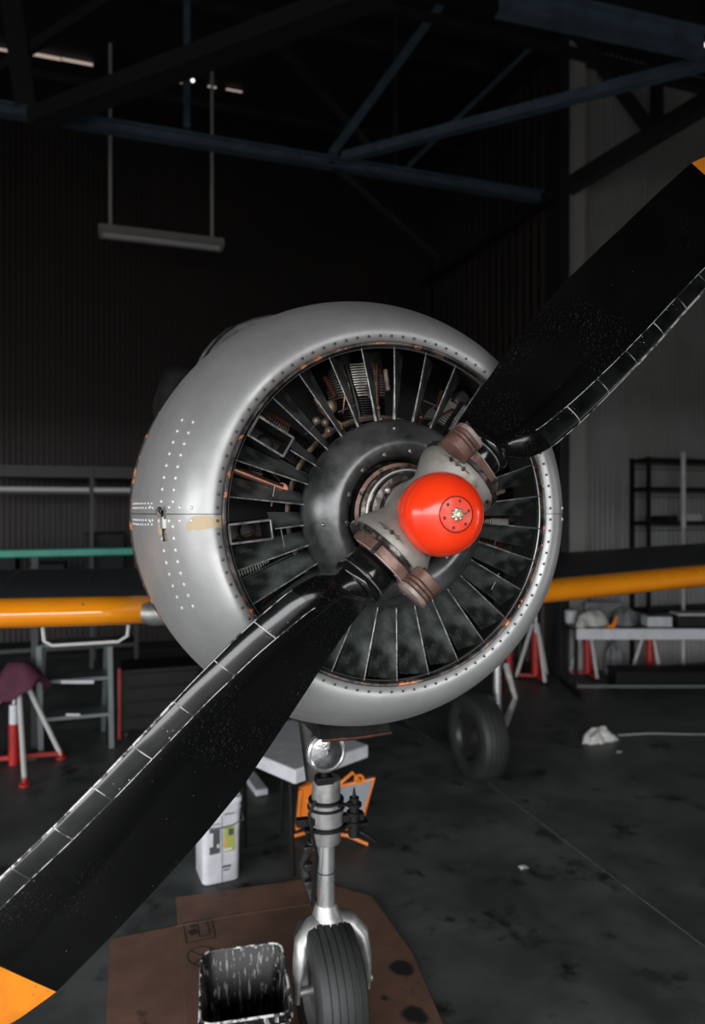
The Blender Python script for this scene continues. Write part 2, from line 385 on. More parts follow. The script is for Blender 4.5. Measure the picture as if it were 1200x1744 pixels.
tr2 = thing('roof_truss', None, None, (0, 3.4, CZ), kind='structure')
member(tr2, 'brace', atY(60, 204, CY-.1), atY(660, -22, 3.6), .22, .16, M['truss_dark'])
member(tr2, 'brace', atY(585, 268, CY-.1), atY(1230, 100, 3.2), .11, .10, M['truss'])
g0 = atY(850, -20, 3.0); g1 = atY(1198, 58, 3.0)
bb = MB().beam(g0, g1, .14, .025).beam(g0-UU*.09, g1-UU*.09, .02, .16).beam(g0-UU*.18, g1-UU*.18, .14, .02)
bb.build('bottom_chord', M['truss'], tr2, org=tr2.location)
member(tr2, 'brace', atY(968, 318, YR-.15), atY(1230, 158, 4.2), .16, .20, M['truss_dark'])
member(tr2, 'brace', atY(985, 60, YR-.2), atY(1110, 225, YR-.2), .14, .10, M['truss_dark'])
member(tr2, 'brace', atY(1118, 55, YR-.2), atY(1118, 215, YR-.2), .14, .10, M['truss_dark'])
member(tr2, 'brace', atY(938, 332, CY), atY(720, 480, YB-.4), .09, .09, M['truss_dark'])
# purlins under the roof
for i in range(7):
    y = -3.5+i*2.1; tag(MB().box((1, y, ZR-.07), (XR-XL-.2, .08, .12)).build('trim_%d' % (4+i), M['truss_dark']), kind='structure')
# thin translucent strips let into the roof near the far wall
ZS = ZR-.04
for i, (x0, x1, y0, h) in enumerate(((-12, 17, 82, 6), (54, 103, 92, 8), (105, 158, 101, 7), (283, 310, 135, 8), (354, 368, 147, 4), (385, 412, 152, 3))):
    a = atZ(x0, y0, ZS); c = atZ(x1, y0+(x1-x0)*.17, ZS); d = abs(atZ(x0, y0+h*.55, ZS).y-a.y)
    o = MB().box(((a.x+c.x)/2, (a.y+c.y)/2, ZS), ((c-a).length, d, .012)).build('window_%d' % (i+1), M['sky_gap']); tag(o, kind='structure')

# hanging fluorescent fitting
f0 = atY(168, 392, 8.2); f1 = atY(380, 417, 8.2); fc = (f0+f1)/2; ft = (f1-f0).normalized(); L = (f1-f0).length
fx = thing('hanging_light', 'long slim white light fitting hanging from two rods in the dark rafters', 'light', (fc.x, fc.y, fc.z-.03))
V = [[f + Vector((0, y, z)) for (y, z) in ((-.16, -.05), (-.07, .07), (.07, .07), (.16, -.05))] for f in (f0, f1)]
bb = MB().grid(V, wrap=True, caps=True); bb.build('reflector', M['light_grey'], fx, org=fx.location)
for d in (-.04, .04):
    MB().tube(f0+ft*.05+Vector((0, d, -.05)), f1-ft*.05+Vector((0, d, -.05)), .022).build('tube', M['white'], fx, org=fx.location)
for px in (187, 360):
    t = (px-168)/(380-168); p = f0.lerp(f1, t); q = Vector((p.x, p.y, ZR+.005))
    MB().tube(p+UU*.05, q, .022, n=6).build('rod', M['light_grey'], fx, org=fx.location)
p = atY(328, 137, 8.5); o = MB().ball(p, .025, 6); o.tube(p+UU*.02, Vector((p.x, p.y, ZR)), .006, n=5, m=M['black'])
tag(o.build('pendant_bulb', M['bulb'], org=p), 'tiny bright bulb glowing high up among the dark rafters', 'lamp')
p = atY(1198, 80, 4.5); o = MB().ball(p, .04, 6); o.tube(p+UU*.02, Vector((p.x, p.y, ZR)), .008, n=5, m=M['black'])
tag(o.build('pendant_bulb', M['bulb'], org=p), 'small bright lamp below the steel beam at the upper right edge', 'lamp')

# ================================================================== THE AIRCRAFT
PO = Vector((0, 2.6, 0)); AX = Vector((0, 0, H)); AL = AX-PO
plane = thing('aircraft', 'silver radial-engined propeller aircraft with orange-edged dark wings and red hub cap', 'aircraft', PO)
def part(mb, name, m, parent=plane, **k): return mb.build(name, M[m] if isinstance(m, str) else m, parent, org=PO, **k)
def axpart(mb, name, m, parent=plane, rot=0, **k):   # mesh written about the propeller axis (origin at AX), parent = plane
    o = mb.build(name, M[m], parent, org=(0,0,0), loc=AL if parent is plane else (0,0,0), **k)
    o.rotation_euler = (0, rot, 0); return o

# --- cowling halves
prof = [(.262, .515), (.242, .521), (.232, .530), (.227, .545), (.231, .563), (.243, .583), (.275, .614), (.31, .637), (.35, .659), (.40, .683), (.46, .706), (.54, .728), (.64, .745), (.76, .755), (.90, .7605), (1.05, .762)]
def smooth_prof(P, n=60):
    P = np.array(P); d = np.r_[0, np.cumsum(np.hypot(*np.diff(P, axis=0).T))]; t = np.linspace(0, d[-1], n)
    out = np.c_[np.interp(t, d, P[:, 0]), np.interp(t, d, P[:, 1])]
    for _ in range(3): out[1:-1] = (out[:-2]+2*out[1:-1]+out[2:])/4
    return [tuple(q) for q in out]
sp = smooth_prof(prof)
im = int(np.argmin([p[0] for p in sp])); Yp = np.array([p[0] for p in sp[im:]]); Rp = np.array([p[1] for p in sp[im:]])
def cR(y): return float(np.interp(y, Yp, Rp))
inner = [(1.05, .752), (.8, .742), (.6, .722), (.42, .67), (.32, .62), (.29, .55), (.285, .52)]
g = .0016
up_ = axpart(MB().lathe(sp+inner, n=96, a0=g, a1=PI-g, close=True), 'upper_cowling', 'silver')
lo_ = axpart(MB().lathe(sp+inner, n=96, a0=PI+g, a1=2*PI-g, close=True), 'lower_cowling', 'silver')
def rivet(mb, y, ang, r=.0062, hgt=.0034):
    R0 = cR(y); e = .004; dr = (cR(y+e)-cR(y-e))/(2*e); n = Vector((math.cos(ang), -dr, math.sin(ang))).normalized()
    c = Vector((R0*math.cos(ang), y, R0*math.sin(ang))); t = Vector((-math.sin(ang), 0, math.cos(ang))); s2 = n.cross(t)
    V = []
    for (rr, hh) in ((r, 0), (r*.8, hgt*.7), (r*.35, hgt)):
        for k in range(7):
            q = 2*PI*k/7; V.append(c+t*rr*math.cos(q)+s2*rr*math.sin(q)+n*hh)
    F = [(i*7+k, i*7+(k+1) % 7, (i+1)*7+(k+1) % 7, (i+1)*7+k) for i in range(2) for k in range(7)] + [tuple(range(14, 21))]
    mb.add(V, F)
rv = {1: MB(), -1: MB()}
for s in (1, -1):
    for (y0, yy) in ((.335, .0), (.395, .0)):              # two hoop rows on each flank, curving with the hoop
        for k in range(8):
            a = (.055 + .0525*k) * s
            for base in (PI,):
                rivet(rv[s], y0, base - a*1.0)
            rivet(rv[s], y0, a)
    for side in (0, PI):
        for k in range(5): rivet(rv[s], .265+.035*k*(1+.12*k), side + (s if side == 0 else -s)*.030, .0060)
        for row, aa in ((0, .026), (1, .045)):
            for k in range(13): rivet(rv[s], .45+.030*k+row*.008, side + (s if side == 0 else -s)*aa, .0042)
dk = {1: MB(), -1: MB()}
for k in range(92):
    a = 2*PI*(k+.5)/92; mb_ = dk[1 if a < PI else -1]; mb_.ball((.536*math.cos(a), .2300, .536*math.sin(a)), .0042, 4, sc=(1, .6, 1))
for s, par in ((1, up_), (-1, lo_)):
    tag(axpart(rv[s], 'rivets', 'rivet', par), kind='stuff'); tag(axpart(dk[s], 'lip_rivets', 'rivet_dark', par), kind='stuff')
# seam filler behind the gap, rear seal with scraped orange paint
axpart(MB().lathe([(.285, .513), (.30, .60), (.40, .66), (.6, .715), (1.0, .745)], n=4, a0=PI-.01, a1=PI+.01), 'seam_backing', 'black_gap')
axpart(MB().lathe([(1.03, .740), (1.04, .768), (1.055, .771), (1.07, .764), (1.07, .74)], n=96), 'rear_seal', 'orange_seal')
# latch over the seam on the left flank
def flank(y, ang, off=0.): R0 = cR(y)+off; return Vector((R0*math.cos(ang), y, R0*math.sin(ang)))
lt = MB()
for (y, a0, a1, w, off, m) in ((.375, -.018, .022, .016, .007, 'hub_dark'), (.375, .012, .062, .014, .010, 'alu'), (.375, .058, .118, .012, .006, 'hub_dark')):
    rows = []
    for j in range(6):
        a = PI + a0 + (a1-a0)*j/5
        rows.append([flank(y-w/2, a, off), flank(y+w/2, a, off), flank(y+w/2, a, -.002), flank(y-w/2, a, -.002)])
    lt.grid(rows, M[m], wrap=True, caps=True)
lt.path([flank(.375, PI-.03, .012), flank(.375, PI-.012, .02), flank(.375, PI+.01, .012)], .006, 8, M['hub_dark'])
axpart(lt, 'latch', 'alu')
bb = MB(); rows = []
for j in range(5):
    a = PI+.02+.07*j/4; w = .010*(1-.15*abs(j-2)); rows.append([flank(.405-w, a, .0012), flank(.405+w, a, .0012), flank(.405+w, a, -.002), flank(.405-w, a, -.002)])
axpart(bb.grid(rows, wrap=True, caps=True), 'bare_patch', 'brass')
# lip ring inside the opening
axpart(MB().lathe([(.262, .507), (.238, .508), (.232, .512), (.231, .517), (.236, .522), (.262, .522)], n=120, close=True), 'lip_ring', 'lip')
axpart(MB().lathe([(.256, .5035), (.246, .503), (.244, .506), (.256, .508)], n=120, close=True), 'inner_ring', 'screw')

# --- cooling vanes, thirty
def vane_mesh(r0, r1, w0=.036, w1=.062, dy=.085):
    b = MB(); th = .0022; y0 = .245
    def P(r, f, o):   # f 0 front edge .. 1 back edge; clockwise when seen from the front; local radial = +X
        w = w0+(w1-w0)*(r-.285)/(.22); cur = f*f*.25+f*.75
        return Vector((r, y0+dy*f, -w*cur+o))
    for side, (ra, rb) in ((0, (r0, r1)),):
        rows_f, rows_b = [], []
        for i in range(8):
            r = ra+(rb-ra)*i/7
            rows_f.append([P(r, f/5, th) for f in range(6)] + [P(r, f/5, -th) for f in range(5, -1, -1)])
        b.grid(rows_f, M['vane'], wrap=True, caps=True)
    b.path([P(r0, 0, 0), P((r0+r1)/2, 0, 0), P(r1, 0, 0)], .0024, 6, M['vane_edge'])  # paler bead puts the front edge's reflected light into its colour
    rm = r0+(r1-r0)*.50
    b.path([P(r0+.005, .45, .004), P(rm, .40, .004)], .0022, 5, M['vane_edge'])
    for k in range(4):
        p = P(r1-.012, .18+.2*k, .003); b.ball(p, .0032, 4, M['rivet'], (1, 1, .6))
    return b
v0 = axpart(vane_mesh(.280, .507), 'cooling_vane', 'vane'); short = axpart(vane_mesh(.280, .375), 'cooling_vane', 'vane')
DUCTS = (math.radians(150), math.radians(186.5))
first = {0: True, 1: True}
for k in range(30):
    a = math.radians(-90+12*k+ .5)
    src = short if min(abs(((a-d+PI) % (2*PI))-PI) for d in DUCTS) < math.radians(6.5) else v0
    o = src if first[src is short] else cp(src, plane)
    first[src is short] = False; o.rotation_euler = (0, -a, 0); o.location = AL
# --- square duct mouths between the vanes
def duct(a, r0, r1, wid):
    b = MB(); y0, y1 = .238, .40; t = .0035
    rr = lambda r, s, y: Vector((r, y, s*wid/2))
    for (A_, B_) in (((r0, -1), (r1, -1)), ((r0, 1), (r1, 1)), ((r0, -1), (r0, 1)), ((r1, -1), (r1, 1))):
        p, q = rr(A_[0], A_[1], y0), rr(B_[0], B_[1], y0); d = Vector((0, y1-y0, 0))
        n = (q-p).normalized().cross(Vector((0, 1, 0)))*t
        b.add([p-n, q-n, q+n, p+n, p-n+d, q-n+d, q+n+d, p+n+d], [(0,1,2,3), (4,7,6,5), (0,4,5,1), (1,5,6,2), (2,6,7,3), (3,7,4,0)], M['eng_dark'])
    b.path([rr(r0, -1, y0), rr(r1, -1, y0), rr(r1, 1, y0), rr(r0, 1, y0), rr(r0, -1, y0)], .0030, 6, M['vane_edge'])
    b.box(((r0+r1)/2, y1, 0), (r1-r0, .004, wid), m=M['black_gap'])
    b.lathe([(y1-.03, .020), (y1-.045, .024), (y1-.03, .028)], ((r0+r1)/2-.01, 0, 0), 20, m=M['hub_dark'])
    b.xf(Matrix.Rotation(-a, 4, 'Y'))
    return axpart(b, 'intake_duct', 'eng_dark')
duct(DUCTS[0], .385, .502, .062); duct(DUCTS[1], .385, .504, .054)
# --- small stay rods between vanes and red plugs
for (a, r) in ((2.35, .36), (2.0, .35), (3.0, .375), (3.35, .35), (.35, .36), (-.3, .37), (1.2, .37), (-.55, .42)):
    c = Vector((r*math.cos(a), .275, r*math.sin(a))); t = Vector((-math.sin(a), .1, math.cos(a)))
    axpart(MB().path([c-t*.03, c+t*.03], .0025, 6), 'stay_rod', 'screw')
for (px, py) in ((751, 1068), (717, 1117)):
    p = atY(px, py, .34)-AX; axpart(MB().ball(p, .011, 6, sc=(.8, 1, 1.5)).tube(p, p+Vector((0, .06, .0)), .004, n=6), 'red_plug', 'red')

# --- black dome (gear case fairing) in the middle of the opening
dprof = [(.30, .284), (.262, .289), (.235, .287), (.205, .275), (.180, .258), (.163, .240), (.153, .222), (.150, .205), (.155, .190), (.166, .178), (.180, .170), (.200, .166), (.23, .164), (.26, .163)]
dome = axpart(MB().lathe(smooth_prof(dprof, 40), n=96), 'dome_fairing', 'dome')
scr0 = None
for k in range(14):
    a = math.radians(8+k*360/14); c = Vector((.186*math.cos(a), .163, .186*math.sin(a)))
    b = MB().lathe([(.006, .0090), (.0, .0100), (-.003, .0092), (-.005, .006), (-.005, .0004)], c, 12)
    b.box((c.x, c.y-.005, c.z), (.011, .0012, .002), m=M['black']); axpart(b, 'screw', 'screw', dome)
axpart(MB().ball((.252*math.cos(1.7), .170, .252*math.sin(1.7)), .007, 6, sc=(1, .5, 1)).ball((-.248, .172, -.03), .006, 6, sc=(1, .5, 1)), 'stud', 'screw', dome)
# --- nose case of the engine, stacked flanges
nc = MB().lathe([(.40, .16), (.25, .16), (.24, .150), (.19, .150), (.185, .138), (.165, .138), (.160, .128), (.150, .128), (.148, .120), (.125, .118), (.12, .100), (.05, .095)], n=64)
axpart(nc, 'nose_case', 'hub_dark')
axpart(MB().lathe([(.192, .151), (.184, .151), (.182, .140), (.192, .139)], n=64, close=True), 'oil_ring', 'brown')
axpart(MB().lathe([(.148, .131), (.144, .131), (.142, .126), (.148, .125)], n=64, close=True), 'oil_ring', 'fin')
for k in range(10):
    a = 2*PI*k/10+.2; axpart(MB().lathe([(.02, .006), (-.002, .006), (-.004, .004), (-.004, .0003)], (.144*math.cos(a), .178, .144*math.sin(a)), 6), 'flange_bolt', 'hub_dark')

# --- the radial engine behind the vanes
axpart(MB().lathe([(.36, .17), (.40, .235), (.56, .25), (.60, .20), (.60, .001)], n=48), 'crankcase', 'eng_dark')
axpart(MB().lathe([(.72, .70), (.71, .50), (.72, .001)], n=48), 'firewall', 'black_gap')
cyl = MB()
cyl.tube((.22, .5, 0), (.36, .5, 0), .075, n=28, m=M['eng_dark'])
cylo = axpart(cyl, 'engine_cylinder', 'eng_dark')
fb1 = MB()
for i in range(18):
    x = .245+i*.0078; fb1.lathe([(x-.0012, .074), (x-.0012, .092), (x+.0012, .092), (x+.0012, .074)], (0, .5, 0), 28, axis='X', close=True)
axpart(fb1, 'barrel_fins', 'fin_dark', cylo)
fb2 = MB()
for i in range(13):
    x = .388+i*.0085; w = .102-.0018*abs(i-4)
    fb2.lathe([(x-.0022, .05), (x-.0022, w), (x+.0022, w), (x+.0022, .05)], (0, .5, 0), 28, axis='X', close=True)
axpart(fb2, 'head_fins', 'fin', cylo)
for s in (-1, 1):
    rb = MB().box((.505, .475, s*.055), (.06, .09, .05)); axpart(rb, 'rocker_box', 'fin_dark', cylo, bevel=.01)
    pt = MB().path([(.235, .40, s*.022), (.36, .405, s*.034), (.49, .425, s*.052)], .0095, 10); axpart(pt, 'pushrod_tube', 'copper' if s < 0 else 'eng_dark', cylo)
il = MB().path([(.33, .39, .09), (.38, .37, .085), (.43, .385, .07), (.45, .42, .045)], .0045, 7); axpart(il, 'ignition_lead', 'copper', cylo)
sg = MB().tube((.44, .40, -.02), (.44, .425, -.015), .011, n=6).ball((.44, .395, -.02), .012, 5); axpart(sg, 'spark_plug', 'eng_tan', cylo)
for k in range(7):
    a = PI/2 + 2*PI*k/7 + .10
    if k == 0: cylo.rotation_euler = (0, -a, 0)
    else: cp_tree(cylo, plane, (0, -a, 0), AL)
axpart(MB().lathe([(.365, .300), (.355, .308), (.365, .316), (.375, .308)], n=64, close=True), 'ignition_ring', 'eng_tan')
rnd = random.Random(3)
for k in range(14):
    a = 2*PI*k/14+.25; b = MB()
    q = lambda r, y, da=0.: Vector((r*math.cos(a+da), y, r*math.sin(a+da)))
    b.path([q(.29, .36), q(.34, .34, .04), q(.38, .36, .07+.05*rnd.random()), q(.43, .41, .05)], .004, 6)
    b.ball(q(.30, .355), .010, 5); b.ball(q(.335, .342, .04), .008, 5); b.tube(q(.40, .385, -.1), q(.47, .40, -.08), .008, n=8)
    axpart(b, 'plug_lead', 'copper' if k % 3 else 'eng_tan')
# magneto-like tan casting at upper left of the crankcase and a pipe at the left
p = atY(553, 712, .36)-AX
b = MB()
for i in range(9):
    b.ball(p+Vector((rnd.uniform(-.035, .035), rnd.uniform(-.02, .03), rnd.uniform(-.045, .045))), rnd.uniform(.008, .018), 5, sc=(1, 1, rnd.uniform(.7, 1.3)))
b.path([p+Vector((-.03, 0, .06)), p+Vector((0, -.01, .01)), p+Vector((.05, -.01, -.02)), p+Vector((.07, .02, -.05))], .007, 8)
b.lathe([(-.02, .018), (-.028, .012), (-.02, .007)], p+Vector((0, 0, .02)), 16, close=True)
axpart(b, 'governor_fitting', 'eng_tan')
a_, b_ = atY(398, 800, .33)-AX, atY(480, 832, .33)-AX
axpart(MB().tube(a_, b_, .013, n=14).lathe([(-.002, .002), (-.002, .018), (.002, .018)], b_, 14), 'oil_pipe', 'copper')

# --- propeller: hub
AB = math.radians(224); ub = Vector((math.cos(AB), 0, math.sin(AB))); wb = Vector((-ub.z, 0, ub.x))*-1   # blade axis, and across it
wb = Vector((-math.sin(AB), 0, math.cos(AB)))
HY = .04
hc = Vector((0, HY, 0)); yv = Vector((0, 1, 0))
def rad(rr, off, y): return hc + ub*rr + wb*off + yv*y
hubm = MB(); rows = []
hp = [(-.150, .118), (-.140, .121), (-.125, .119), (-.105, .110), (-.085, .098), (-.06, .090), (-.03, .094), (0, .097), (.03, .094), (.06, .090), (.085, .098), (.105, .110), (.125, .119), (.140, .121), (.150, .118)]
for (r, R_) in hp:
    rows.append([rad(r, R_*math.cos(2*PI*k/40), R_*math.sin(2*PI*k/40)) for k in range(40)])
hubm.grid(rows, wrap=True, caps=True)
hub = axpart(hubm, 'propeller_hub', 'hub')
axpart(MB().lathe([(.10, .098), (.04, .097), (.0, .092), (-.03, .094), (-.045, .098)], n=48), 'hub_barrel', 'hub', hub)
for s in (-1, 1):   # bolted flange rings at each end of the barrel
    b = MB(); rows = []
    for (r, R_) in ((.150, .05), (.150, .119), (.153, .123), (.162, .123), (.165, .119), (.165, .05)):
        rows.append([rad(s*r, R_*math.cos(2*PI*k/48), R_*math.sin(2*PI*k/48)) for k in range(48)])
    axpart(b.grid(rows, wrap=True), 'flange_ring', 'hub_dark', hub)
    b = MB()
    for k in range(44):
        q = 2*PI*k/44; c = rad(s*.158, .122*math.cos(q), .122*math.sin(q)); n = (wb*math.cos(q)+yv*math.sin(q)); t = (-wb*math.sin(q)+yv*math.cos(q))
        R3 = Matrix((ub, n, t)).transposed(); b.box(c, (.011, .003+.003*(k%3==0), .010), R3)
    tag(axpart(b, 'lock_segments', 'hub_dark' , hub), kind='stuff')
    b = MB()
    for k in (2, 3, 4, 10, 11):   # wired bolts facing forward
        q = -PI/2 + (k-6)*.17; c0_ = rad(s*.128, .119*math.cos(q), .119*math.sin(q)); n = (wb*math.cos(q)+yv*math.sin(q))
        b.tube(c0_, c0_+n*.010, .0055, n=6); 
    b.path([rad(s*.128, .128*math.cos(-PI/2+(k-6)*.17), .128*math.sin(-PI/2+(k-6)*.17)) for k in (1, 2, 3, 4, 5)], .0013, 5)
    tag(axpart(b, 'safety_wired_bolts', 'hub_dark', hub), kind='stuff')
for (px, py) in ((660, 835),):
    p = atY(px, py, -.005)-AX; axpart(MB().ball(p, .009, 6, sc=(1, .6, 1)), 'hub_plug', 'alu', hub)
# --- red cap
cprof = [(.0, .096), (-.030, .100), (-.040, .1065), (-.060, .1105), (-.085, .1105), (-.105, .1065), (-.125, .098), (-.142, .085), (-.154, .068), (-.160, .050), (-.1605, .0465)]
cap = axpart(MB().lathe(smooth_prof(cprof, 36), n=96), 'hub_cap', 'red')
axpart(MB().lathe([(-.1605, .0470), (-.157, .0462), (-.157, .0446), (-.1605, .0440)], n=64, m=M['red_hole']).lathe([(-.1605, .0440), (-.163, .042), (-.1645, .025), (-.1645, .0003)], n=64, m=M['red_worn']), 'cap_disc', 'red_worn', cap)
for k in range(6):
    a = math.radians(15+60*k); axpart(MB().lathe([(-.1640, .0042), (-.1650, .0036), (-.1640, .0004)], (.034*math.cos(a), 0, .034*math.sin(a)), 10), 'screw', 'red_hole', cap)
b = MB()
for k in range(7):
    a = 2*PI*k/7; b.ball((.0125*math.cos(a), -.167, .0125*math.sin(a)), .0058, 5, sc=(1, 1.1, 1))
b.lathe([(-.160, .014), (-.172, .012), (-.173, .0004)], n=20)
b.path([(.012, -.172, .004), (.022, -.170, .001), (.028, -.166, .006)], .0015, 5)
axpart(b, 'castle_nut', 'nut', cap)
axpart(MB().lathe([(-.170, .0085), (-.180, .0080), (-.1815, .006), (-.1815, .0003)], n=20), 'bolt_head', 'brass', cap)

# --- counterweights: a strap round each blade root carrying a stack of plates
def counterweight():
    b = MB(); rows = []
    rm = .178; n = 26
    for i in range(n+1):
        t = i/n; q = math.radians(186 + (318-186)*t); Rm = .092 + .020*max(0, t-.6)/.4
        wd = .034 if t < .8 else .034+.03*(t-.8)/.2
        if t < .12: wd = .022+.012*t/.12
        e = rad(rm, Rm*math.cos(q), Rm*math.sin(q)); n_ = wb*math.cos(q)+yv*math.sin(q)
        rows.append([e - ub*wd/2 - n_*.009, e - ub*wd/2 + n_*.007, e-ub*wd*.4+n_*.010, e+ub*wd*.4+n_*.010, e + ub*wd/2 + n_*.007, e + ub*wd/2 - n_*.009])
    b.grid(rows, wrap=True, caps=True)
    o = axpart(b, 'counterweight', 'brown')
    for e_ in (-1, 1):
        b = MB(); P = []
        for i in range(3, n+1):
            t = i/n; q = math.radians(186+132*t); Rm = .092+.020*max(0, t-.6)/.4+.0085; wd = .034 if t < .8 else .034+.03*(t-.8)/.2
            P.append(rad(rm+e_*wd*.47, Rm*math.cos(q), Rm*math.sin(q)))
        axpart(b.path(P, .0011, 5), 'pale_edge', 'fin', o)  # thin paler line along each strap edge
    # weight plates, stacked along the blade axis, rounded outline
    c = (.092, -.112)
    z = rm-.040
    for k, (L_, m) in enumerate(((.030, 'brown'), (.012, 'brown'), (.013, 'brown'), (.015, 'plate_worn'))):
        bb = MB(); rr = []
        for (zz, sc) in ((z, .93), (z+.002, 1), (z+L_-.003, 1), (z+L_-.001, .93)):
            row = []
            for j in range(28):
                q = 2*PI*j/28; ww = .043*math.cos(q); yy = .036*math.sin(q)
                ww = math.copysign(abs(math.cos(q))**.75, math.cos(q))*.043; yy = math.copysign(abs(math.sin(q))**.75, math.sin(q))*.036
                row.append(rad(zz, c[0]+ww*sc, c[1]+yy*sc))
            rr.append(row)
        axpart(bb.grid(rr, wrap=True, caps=True), 'weight_plate', m, o); z += L_
    return o
cw = counterweight(); cp_tree(cw, plane, (0, PI, 0), AL)
for s in (0, PI):
    for (off, yy) in ((-.055, -.085), (.03, -.098)):
        o = axpart(MB().tube(rad(.150, off, yy), rad(.198, off, yy), .007, n=6), 'clamp_bolt', 'hub_dark'); o.rotation_euler = (0, s, 0)

# --- blades
A1 = math.radians(231); u1 = np.array([math.cos(A1), math.sin(A1)]); w1 = np.array([-math.sin(A1), math.cos(A1)])
T = np.array([  # r, wLE, yLE, wTE, yTE, thickness, circle blend
 [.19, -.075, .04, .030, .04, .100, 1], [.262, -.084, .04, .020, .04, .104, 1], [.278, -.090, .035, .022, .05, .102, .85], [.292, -.108, .028, .028, .07, .098, .5],
 [.305, -.128, .018, .038, .095, .092, .22], [.325, -.145, .008, .048, .118, .086, .06], [.36, -.163, .002, .054, .130, .080, 0], [.40, -.180, 0, .056, .134, .074, 0],
 [.50, -.202, -.002, .060, .132, .062, 0], [.56, -.213, -.003, .063, .128, .056, 0], [.71, -.234, -.010, .067, .115, .046, 0], [.87, -.251, -.018, .063, .082, .038, 0],
 [1.0, -.264, -.018, .048, .062, .033, 0], [1.13, -.280, -.016, .030, .052, .028, 0], [1.28, -.303, -.012, .009, .050, .023, 0], [1.45, -.322, -.008, -.020, .048, .018, 0],
 [1.54, -.318, -.004, -.060, .040, .014, 0], [1.59, -.290, .004, -.105, .030, .010, 0], [1.615, -.235, .010, -.160, .022, .005, 0]])
rg = np.linspace(.19, 1.615, 286)
def sm(c, k=2):
    x = np.interp(rg, T[:, 0], T[:, c])
    for _ in range(k*4): x[1:-1] = (x[:-2]+2*x[1:-1]+x[2:])/4
    return x
TS = [rg]+[sm(c) for c in range(1, 7)]
def naca(s): s = max(0., min(1., s)); return 5*(.2969*math.sqrt(s)-.126*s-.3516*s*s+.2843*s**3-.1036*s**4)*2
def bpt(r, s, side, off=0.):
    """s: 0 leading edge .. 1 trailing edge, side +1 the face towards the nose, -1 the back"""
    wl, yl, wt, yt, th, bl = [float(np.interp(r, rg, TS[c])) for c in range(1, 7)]
    dw, dy = wt-wl, yt-yl; ch = math.hypot(dw, dy); tw, ty = dw/ch, dy/ch; nw, ny = ty, -tw     # forward normal
    h = naca(s)*th*(.78 if side > 0 else .22) + .0012
    if side > 0:      # round spar ridge behind the leading edge, flat plate beyond it
        B = float(np.interp(r, [.29, .33, .4, .5, .6, .75, .9, 1.1, 1.4, 1.6], [.052, .052, .052, .048, .041, .031, .023, .017, .011, .004]))
        pk = float(np.interp(r, [.29, .34, .4, .6, .9, 1.4, 1.6], [.052, .066, .078, .082, .074, .070, .04]))/ch     # crest
        dr_ = float(np.interp(r, [.29, .34, .4, .6, .9, 1.4, 1.6], [.048, .036, .030, .034, .060, .10, .06]))/ch    # fall towards the plate
        pl_ = naca(s)*th*.16+.0012; e_ = (pk-s)/pk if s < pk else (s-pk)/dr_
        bu_ = (B*max(0., 1-e_**1.7)**.62 if s < pk else B*max(0., 1-e_**2.4)**.6) if e_ < 1 else 0.
        k_ = .003+.010*max(0, min(1, (r-.45)/.7)); hs = max(k_-abs(pl_-bu_), 0)/k_
        f_ = min(1, max(0, (r-.55)/.6)); hh = max(pl_, bu_)+hs*hs*k_*.25
        h = hh*(1-.45*f_)+h*.45*f_
    aw, ay = wl+dw*s+nw*h*side, yl+dy*s+ny*h*side
    if bl > .001:
        q = PI*(1-s); cw_, cy_ = (wl+wt)/2, (yl+yt)/2; R_ = th/2
        bw, by = cw_+R_*math.cos(q), cy_-R_*math.sin(q)*side
        bw += (ch/2-R_)*math.cos(q)
        aw, ay = aw*(1-bl)+bw*bl, ay*(1-bl)+by*bl
    if off:
        e = .004; 
        p = np.array(bpt(r, s+e if s < .99 else s, side)); q_ = np.array(bpt(r, s-e if s > e else s, side)); t = p-q_
        nn = np.array([t[0]*0+ (p-q_)[2]*0, 0, 0])
        ww, yy = (p@np.array([w1[0], 0, w1[1]])) - (q_@np.array([w1[0], 0, w1[1]])), p[1]-q_[1]
        L_ = math.hypot(ww, yy) or 1; aw += yy/L_*off*side; ay += -ww/L_*off*side
    x, z = r*u1[0]+aw*w1[0], r*u1[1]+aw*w1[1]
    return (x, ay, z)
NS = 56
ss = [(.5-.5*math.cos(PI*i/NS))*.55+.45*(i/NS)**1.6 for i in range(NS+1)]
RB = 1.452
def loft(r0, r1, n, skew0=0., skew1=0., off=0.):
    rows = []
    for i in range(n+1):
        r = r0+(r1-r0)*i/n; k = skew0+(skew1-skew0)*i/n
        row = [bpt(min(1.615, r+k*(1-s)), s, 1) for s in ss[::-1]] + [bpt(min(1.615, r+k*(1-s)), s, -1) for s in ss[1:-1]]
        rows.append(row)
    return rows
SK = -.02
bl_ = axpart(MB().grid(loft(.19, RB, 150, 0, SK), wrap=True, caps=True), 'propeller_blade', 'blade', sharp=1.6)
tb = axpart(MB().grid(loft(RB, 1.615, 26, SK, 0), wrap=True, caps=True), 'tip_band', 'tip', bl_, sharp=1.2)
